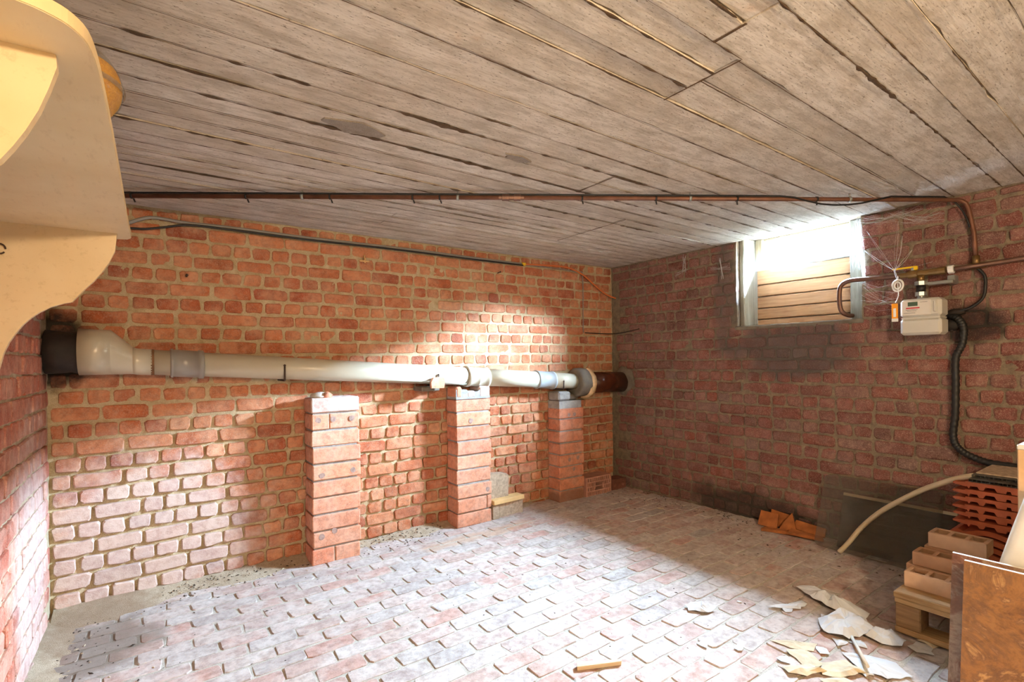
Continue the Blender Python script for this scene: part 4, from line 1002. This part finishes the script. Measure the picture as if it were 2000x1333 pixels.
# pallet with bricks and roof tiles
PX0, PX1, PYA, PYB = 2.445, 3.14, -.35, .798; pzb = FZ(2.45) + .012; ptop = .195
pal = thing('wooden_pallet', 'weathered wooden pallet carrying hollow bricks and roof tiles', 'pallet', (2.8, .2, pzb))
for x in (PX0, 2.75, PX1 - .10):
    part('bottom_board', MB().bevbox((x, PYA, pzb), (x + .10, PYB, pzb + .022), .003), 'pallet', pal)
    part('stringer_board', MB().bevbox((x, PYA, ptop - .044), (x + .10, PYB, ptop - .023), .003), 'pallet', pal)
    for y, yl in ((PYB - .085, .083), (.15, .143), (PYA, .143)): part('block', MB().bevbox((x + .002, y, pzb + .022), (x + .098, y + yl, ptop - .044), .004), 'pallet_dark', pal)
y = PYB - .12
for i in range(7):
    part('top_board', MB().bevbox((PX0 - .004, y, ptop - .022), (PX1, y + .115, ptop), .003), 'pallet', pal); y -= .17
part('top_edge_board', MB().bevbox((PX0 - .006, PYA, ptop - .0225), (PX0 + .12, PYB + .002, ptop + .001), .003), 'pallet', pal)
def hollow(label, x0, y0, z0, w=.095, l=.19, h=.062, mat='hollow', nh=3, rz=0.0):
    t = thing('hollow_brick', label, 'brick', (x0, y0, z0), 'hollow bricks stacked on the pallet', rz)
    m = MB(); wl = .014; hl = (l - wl * (nh + 1)) / nh
    m.bevbox((0, 0, 0), (wl * 1.3, l, h), .002); m.bevbox((w - wl * 1.3, 0, 0), (w, l, h), .002); m.box((wl, 0, h * .02), (w - wl, l, h * .12))
    for i in range(nh + 1): m.box((wl, i * (hl + wl), h * .12), (w - wl, i * (hl + wl) + wl, h * .985))
    o = m.build('brick_body', mat, t)
    return t
hollow('hollow brick lying on the pallet board at the front edge', 2.525, .585, ptop + .001, .10, .205)
hollow('broken hollow brick end showing behind the front brick', 2.632, .62, ptop + .001, .09, .195, .062, 'hollow2', 3)
hollow('hollow brick laid on top of the second brick row', 2.628, .592, ptop + .065, .095, .20, .055, 'hollow2')
hollow('brown hollow brick under the topmost pale brick', 2.732, .585, ptop + .001, .095, .19, .062, 'hollow2')
hollow('middle hollow brick of the rear stack on the pallet', 2.732, .59, ptop + .065, .095, .19, .062, 'hollow2')
hollow('topmost pale hollow brick on the pallet stack', 2.728, .575, ptop + .129, .10, .19, .06)
tag(lump(MB(), (2.86, .70, ptop + .03), (.03, .04, .028), 44).build('brick_fragment', 'shard'), 'small orange brick lump lying beside the stacked tiles', 'brick')
m = MB()
m.prism([(2.60, .735), (2.64, .745), (2.65, .79), (2.61, .80)], ptop + .002, ptop + .045); tag(m.build('brick_fragment', 'hollow2'), 'broken brick corner at the end of the pallet', 'brick')

TX0, TX1 = 2.94, 3.22
def flat_tile(z, dx, label):
    y0, y1 = .395 , .69
    t = thing('roof_tile', label, 'roof tile', (TX0, .55, z), 'flat interlocking roof tiles in the stack')
    top, bot = .030, .012; W = y1 - y0
    pr = [(y1, top), (y0, top), (y0, 0)]
    for c, wd, dp_ in ((.13, .055, .012), (.33, .075, .016), (.52, .03, .011), (.72, .075, .015), (.90, .06, .012)):
        yc = y0 + W * c; hw = W * wd
        pr += [(yc - hw, 0), (yc - hw * .65, dp_), (yc + hw * .65, dp_), (yc + hw, 0)]
    pr += [(y1 - .012, 0), (y1 - .004, .014)]
    part('body', MB().prism(pr, TX0 + dx, TX1, lambda u, v, w: (w, u, z + v)), 'tile', t)
    part('side_rib', MB().prism([(y1 - .002, .022), (y1 - .002, .004), (y1 + .045, .012), (y1 + .047, .018), (y1 + .03, .022)], TX0 + dx + .015, TX1 - .01, lambda u, v, w: (w, u, z + v)), 'tile', t)
def wave_tile(z, dx, label):
    y0, y1 = .395, .70; n = 22
    t = thing('roof_tile', label, 'roof tile', (TX0, .55, z), 'wavy roof tiles at the bottom of the stack')
    wv = lambda u: .014 * math.sin((u - y0) / (y1 - y0) * 2 * math.pi * 1.25 + 2.2)
    us = [y1 + (y0 - y1) * i / n for i in range(n + 1)]
    pr = [(u, .030 + wv(u)) for u in us] + [(u, .008 + wv(u)) for u in us[::-1]]
    part('body', MB().prism(pr, TX0 + dx, TX1, lambda u, v, w: (w, u, z + v)), 'tile', t)
    part('side_rib', MB().prism([(y1 - .003, .018), (y1 - .003, .004), (y1 + .05, .0), (y1 + .052, .010), (y1 + .02, .030)], TX0 + dx + .01, TX1 - .01, lambda u, v, w: (w, u, z + v)), 'tile', t)
ords = ['bottom', 'second lowest', 'third lowest', 'fourth lowest', 'uppermost']
zt = ptop + .003
for i in range(5):
    wave_tile(zt + .006 + i * .033, random.uniform(-.012, .008), 'wavy terracotta roof tile, %s of the wavy ones in the stack' % ords[i])
zt = zt + .006 + 5 * .033 + .018
ords = ['lowest', 'second lowest', 'third lowest', 'third highest', 'second highest', 'topmost']
for i in range(6):
    flat_tile(zt + i * .0335, random.uniform(-.006, .006), 'flat ribbed terracotta roof tile, %s of the flat ones in the stack' % ords[i])
zt += 6 * .0335
def sheet(z, x0, y1, label, n=26):
    m = MB(); W = .36; y0 = y1 - W; h = .011
    m.box((x0, y0, z), (TX1 + .05, y1, z + .0012)); m.box((x0, y0, z + h), (TX1 + .05, y1, z + h + .0012))
    for i in range(n + 1): yy = y0 + (W - .0012) * i / n; m.box((x0 + .0005, yy, z + .0012), (TX1 + .0495, yy + .0012, z + h))
    tag(m.build('plastic_sheet', 'plastic_sheet'), label, 'plastic sheet', 'twin-wall plastic sheets on the tile stack')
sheet(zt + .001, 2.93, .675, 'grey twin-wall plastic sheet lying directly on the roof tiles')
sheet(zt + .0145, 2.97, .672, 'second grey twin-wall plastic sheet on top of the first')
tag(MB().bevbox((3.0, .22, zt + .028), (3.26, .665, zt + .034), .001).build('thin_board', 'block'), 'thin grey-beige board on top of the plastic sheets', 'board')

# slabs, cabinet and sack at the right
def slab(label, mat, xt, y1, dx, top, th=.012, w=.75):
    zb = FZ(2.0) + .003
    fn = lambda u, v, w_: (xt - dx + dx * (v - zb) / (top - zb) + w_, u, v)
    t = thing('stone_slab', label, 'slab', (xt - dx, y1 - w / 2, zb))
    part('face', MB().prism([(y1 - w, zb), (y1, zb), (y1, top - .0006), (y1 - w, top - .0006)], 0, th, fn), mat, t)
    part('top_edge', MB().prism([(y1 - w, top - .0006), (y1, top - .0006), (y1, top), (y1 - w, top)], .0, th, fn), 'slab_edge', t, 'pale cut edge')
slab('brown marbled slab with golden veins, front one of two leaning slabs', 'marble', 2.083, .493, .075, .50, .012)
slab('dark marbled slab leaning behind the golden veined slab', 'marble2', 2.135, .535, .075, .50, .012)
cb = thing('beige_cabinet', 'beige chipboard box standing behind the marbled slabs', 'cabinet', (2.32, .1, FZ(2.3)))
zb = FZ(2.3) + .002
for nm, a, b in (('front_panel', (2.205, -.2, zb), (2.223, .391, .858)), ('side_panel', (2.223, .373, zb), (2.425, .391, .85)), ('back_panel', (2.407, -.2, zb), (2.425, .373, .85)), ('side_panel', (2.223, -.2, zb), (2.407, -.182, .85))):
    part(nm, MB().bevbox(a, b, .003), 'chip', cb)
part('lid', MB().bevbox((2.2, -.2, .85), (2.425, .391, .866), .003), 'slab_edge', cb)
m = MB(); nu, nv = 12, 14
for i in range(nu + 1):
    for k in range(nv + 1):
        u, v = i / nu, k / nv; z = .02 + v * .72; yl = .445 - .054 * max(0, z - .43) / .2; yr = .10
        y = yl + (yr - yl) * u
        m.v.append((2.175 + .012 * noise.noise(Vector((u * 5, v * 7, 2))) + .012 * noise.noise(Vector((u * 11, v * 3, 8))) , y, z))
for i in range(nu):
    for k in range(nv): a = i * (nv + 1) + k; m.f.append([a, a + nv + 1, a + nv + 2, a + 1]); m.smooth.append(True)
o = m.build('white_sack', 'sack'); tag(o, 'crumpled white sack hanging between the slabs and the beige box', 'sack')
md = o.modifiers.new('thick', 'SOLIDIFY'); md.thickness = .008

# ---------------------------------------------------------------- torn paper and scraps on the floor
def paper(name, label, pts, mat='paper', lift=.012, crumple=.010, seed=1, th=.0012, cat='paper', group=None):
    """torn sheet from a plan outline in room coordinates, crumpled"""
    rs = random.Random(seed); out = []
    for i in range(len(pts)):
        a, b = Vector(pts[i]), Vector(pts[(i + 1) % len(pts)]); n = max(1, int((b - a).length / .022))
        for k in range(n):
            p = a.lerp(b, k / n); out.append((p.x + rs.uniform(-.005, .005), p.y + rs.uniform(-.005, .005)))
    cx, cy = sum(p[0] for p in out) / len(out), sum(p[1] for p in out) / len(out)
    m = MB(); n = len(out)
    def hz(x, y, f): return FZ(x) + .004 + lift * (.35 + .65 * abs(noise.noise(Vector((x * 17, y * 17, seed))))) * f + crumple * abs(noise.noise(Vector((x * 34, y * 34, seed + 5))))
    m.v = [(x, y, hz(x, y, .45)) for x, y in out] + [(cx + (x - cx) * .66, cy + (y - cy) * .66, hz(cx + (x - cx) * .66, cy + (y - cy) * .66, 1.2)) for x, y in out] + [(cx + (x - cx) * .33, cy + (y - cy) * .33, hz(cx + (x - cx) * .33, cy + (y - cy) * .33, 1.5)) for x, y in out] + [(cx, cy, hz(cx, cy, 1.6))]
    for b in (0, n):
        for i in range(n): k = (i + 1) % n; m.f.append([b + i, b + k, b + n + k, b + n + i]); m.smooth.append(False)
    for i in range(n): m.f.append([2 * n + i, 2 * n + (i + 1) % n, 3 * n]); m.smooth.append(False)
    o = m.build(name, mat); md = o.modifiers.new('thick', 'SOLIDIFY'); md.thickness = th
    return tag(o, label, cat, group)
paper('torn_paper', 'long folded strip of white torn paper near the pallet', [(2.53, 1.225), (2.57, 1.20), (2.56, 1.06), (2.51, .905), (2.45, .90), (2.43, .97), (2.44, 1.05), (2.47, 1.14)], lift=.05, crumple=.015, seed=3)
paper('torn_paper', 'large crumpled white torn paper over the pale stick', [(2.30, 1.02), (2.40, .99), (2.44, .90), (2.38, .84), (2.28, .86), (2.22, .90), (2.21, .97)], lift=.06, crumple=.02, seed=8)
paper('torn_paper', 'white torn paper flap lying against the crumpled sheet', [(2.38, .86), (2.43, .80), (2.40, .745), (2.34, .745), (2.30, .79), (2.31, .85)], lift=.04, crumple=.012, seed=9)
paper('torn_paper', 'ragged white paper strip lying alone beside the folded one', [(2.25, 1.215), (2.31, 1.19), (2.36, 1.16), (2.42, 1.15), (2.41, 1.12), (2.34, 1.12), (2.29, 1.165)], lift=.014, crumple=.012, seed=5)
paper('torn_paper', 'curled white paper scrap alone on the middle of the floor', [(1.97, 1.45), (2.02, 1.45), (2.06, 1.41), (2.05, 1.34), (1.99, 1.35), (1.95, 1.41)], lift=.018, crumple=.02, seed=6)
paper('torn_paper', 'white torn paper with grey underside beside the end of the stick', [(2.13, .87), (2.19, .80), (2.21, .72), (2.16, .66), (2.08, .70), (2.07, .79)], lift=.014, crumple=.008, seed=7)
paper('torn_paper', 'flat white paper piece with torn edge near the pallet corner', [(2.37, .735), (2.43, .72), (2.43, .67), (2.37, .655), (2.35, .70)], lift=.008, crumple=.006, seed=10)
paper('torn_paper', 'brownish paper curl under the edge of the pallet', [(2.44, .725), (2.475, .70), (2.46, .66), (2.425, .665)], 'card', lift=.012, crumple=.012, seed=12)
paper('cardboard_scrap', 'pale square of yellowed wallpaper lying on the bricks', [(1.985, 1.00), (2.05, .965), (2.00, .87), (1.93, .905)], 'card', lift=.006, crumple=.006, seed=13, cat='cardboard')
paper('cardboard_scrap', 'thick yellowed wallpaper corner raised off the floor', [(1.87, .955), (1.96, .90), (1.96, .845), (1.88, .88), (1.845, .92)], 'card', lift=.022, crumple=.006, seed=14, cat='cardboard')
paper('cardboard_scrap', 'yellowed wallpaper piece with curled edge beside the square one', [(2.00, .885), (2.08, .83), (2.06, .76), (1.96, .80), (1.93, .85)], 'card', lift=.02, crumple=.008, seed=15, cat='cardboard')
paper('cardboard_scrap', 'yellowed wallpaper sheet reaching the nearest brick rows', [(1.90, .845), (1.98, .80), (1.96, .72), (1.86, .76)], 'card', lift=.012, crumple=.008, seed=16, cat='cardboard')
paper('cardboard_scrap', 'frayed yellow-brown wallpaper backing beside the square piece', [(2.00, 1.07), (2.07, 1.02), (2.12, .95), (2.06, .93), (2.01, 1.0)], 'card', lift=.006, crumple=.008, seed=17, cat='cardboard')
rs = random.Random(31)
bits = [(2.09, .92, .034, 'heart-shaped white paper bit beside the frayed wallpaper'), (2.20, .90, .03, 'narrow white paper roll beside the crumpled sheet'), (2.25, .86, .035, 'white paper bit under the pale stick'), (2.30, 1.15, .03, 'white paper bit below the ragged strip'), (1.86, 1.12, .022, 'small white paper bit lying on a floor brick'), (2.36, 1.03, .018, 'tiny white scrap near the folded strip'), (1.77, 1.22, .024, 'small folded white scrap standing on a brick joint'),
        (1.92, .98, .028, 'white paper bit at the corner of the square wallpaper'), (2.06, .76, .03, 'crumpled white scrap between wallpaper and torn paper'), (2.15, .83, .025, 'white paper bit crossed by the stick'), (1.23, 1.36, .014, 'tiny white scrap beside the wood sliver'), (2.20, 1.32, .014, 'tiny white fleck on the floor beyond the curled scrap'), (3.06, 2.45, .03, 'pale dry leaf lying near the dark wall'), (2.90, 2.62, .014, 'tiny pale chip on the floor near the far corner')]
for i, (x, y, s_, lab) in enumerate(bits):
    pts = [(x + s_ * math.cos(a) * rs.uniform(.6, 1.2), y + s_ * math.sin(a) * rs.uniform(.5, 1.1)) for a in (0, 1.1, 2.2, 3.3, 4.4, 5.4)]
    paper('paper_scrap', lab, pts, 'card' if 'leaf' in lab or 'chip' in lab else 'paper', .006, .006, 40 + i, .001, 'paper' if 'leaf' not in lab else 'leaf', 'small scraps on the floor')
low = next(o_ for o_ in col.objects if o_.get('label', '').startswith('white torn paper with grey underside'))
def rest(x, y): return max([v.co.z for v in low.data.vertices if (v.co.x - x) ** 2 + (v.co.y - y) ** 2 < .035 ** 2] + [FZ(x) + .006]) + .0075
sa, sb = Vector((2.262, .885)), Vector((2.06, .755)); zq = [rest(*sa.lerp(sb, k / 8)) for k in range(9)]
za, zb_ = FZ(2.26) + .016, max(zq[4:])                                   # tucked under the big sheet, lying on the lower paper
for k in range(1, 8): zb_ = max(zb_, za + (zq[k] - za) * 8 / k) if k > 4 else zb_
m = MB().tube([(*sa, za), (*sa.lerp(sb, .5), (za + zb_) / 2), (*sb, zb_)], [.006, .0065, .0065], 8)
tag(m.build('pale_stick', 'stick'), 'thin pale stick lying across the torn papers', 'stick')
m = MB().prism([(-.085, -.013), (.085, -.006), (.09, .004), (-.08, .013)], 0, .016); o = m.build('wood_sliver', 'sliver'); o.location = (1.35, 1.375, FZ(1.35) + .003); o.rotation_euler = (R(8), TILT, R(-29))
tag(o, 'short splinter of pale wood lying on the brick floor', 'wood sliver')
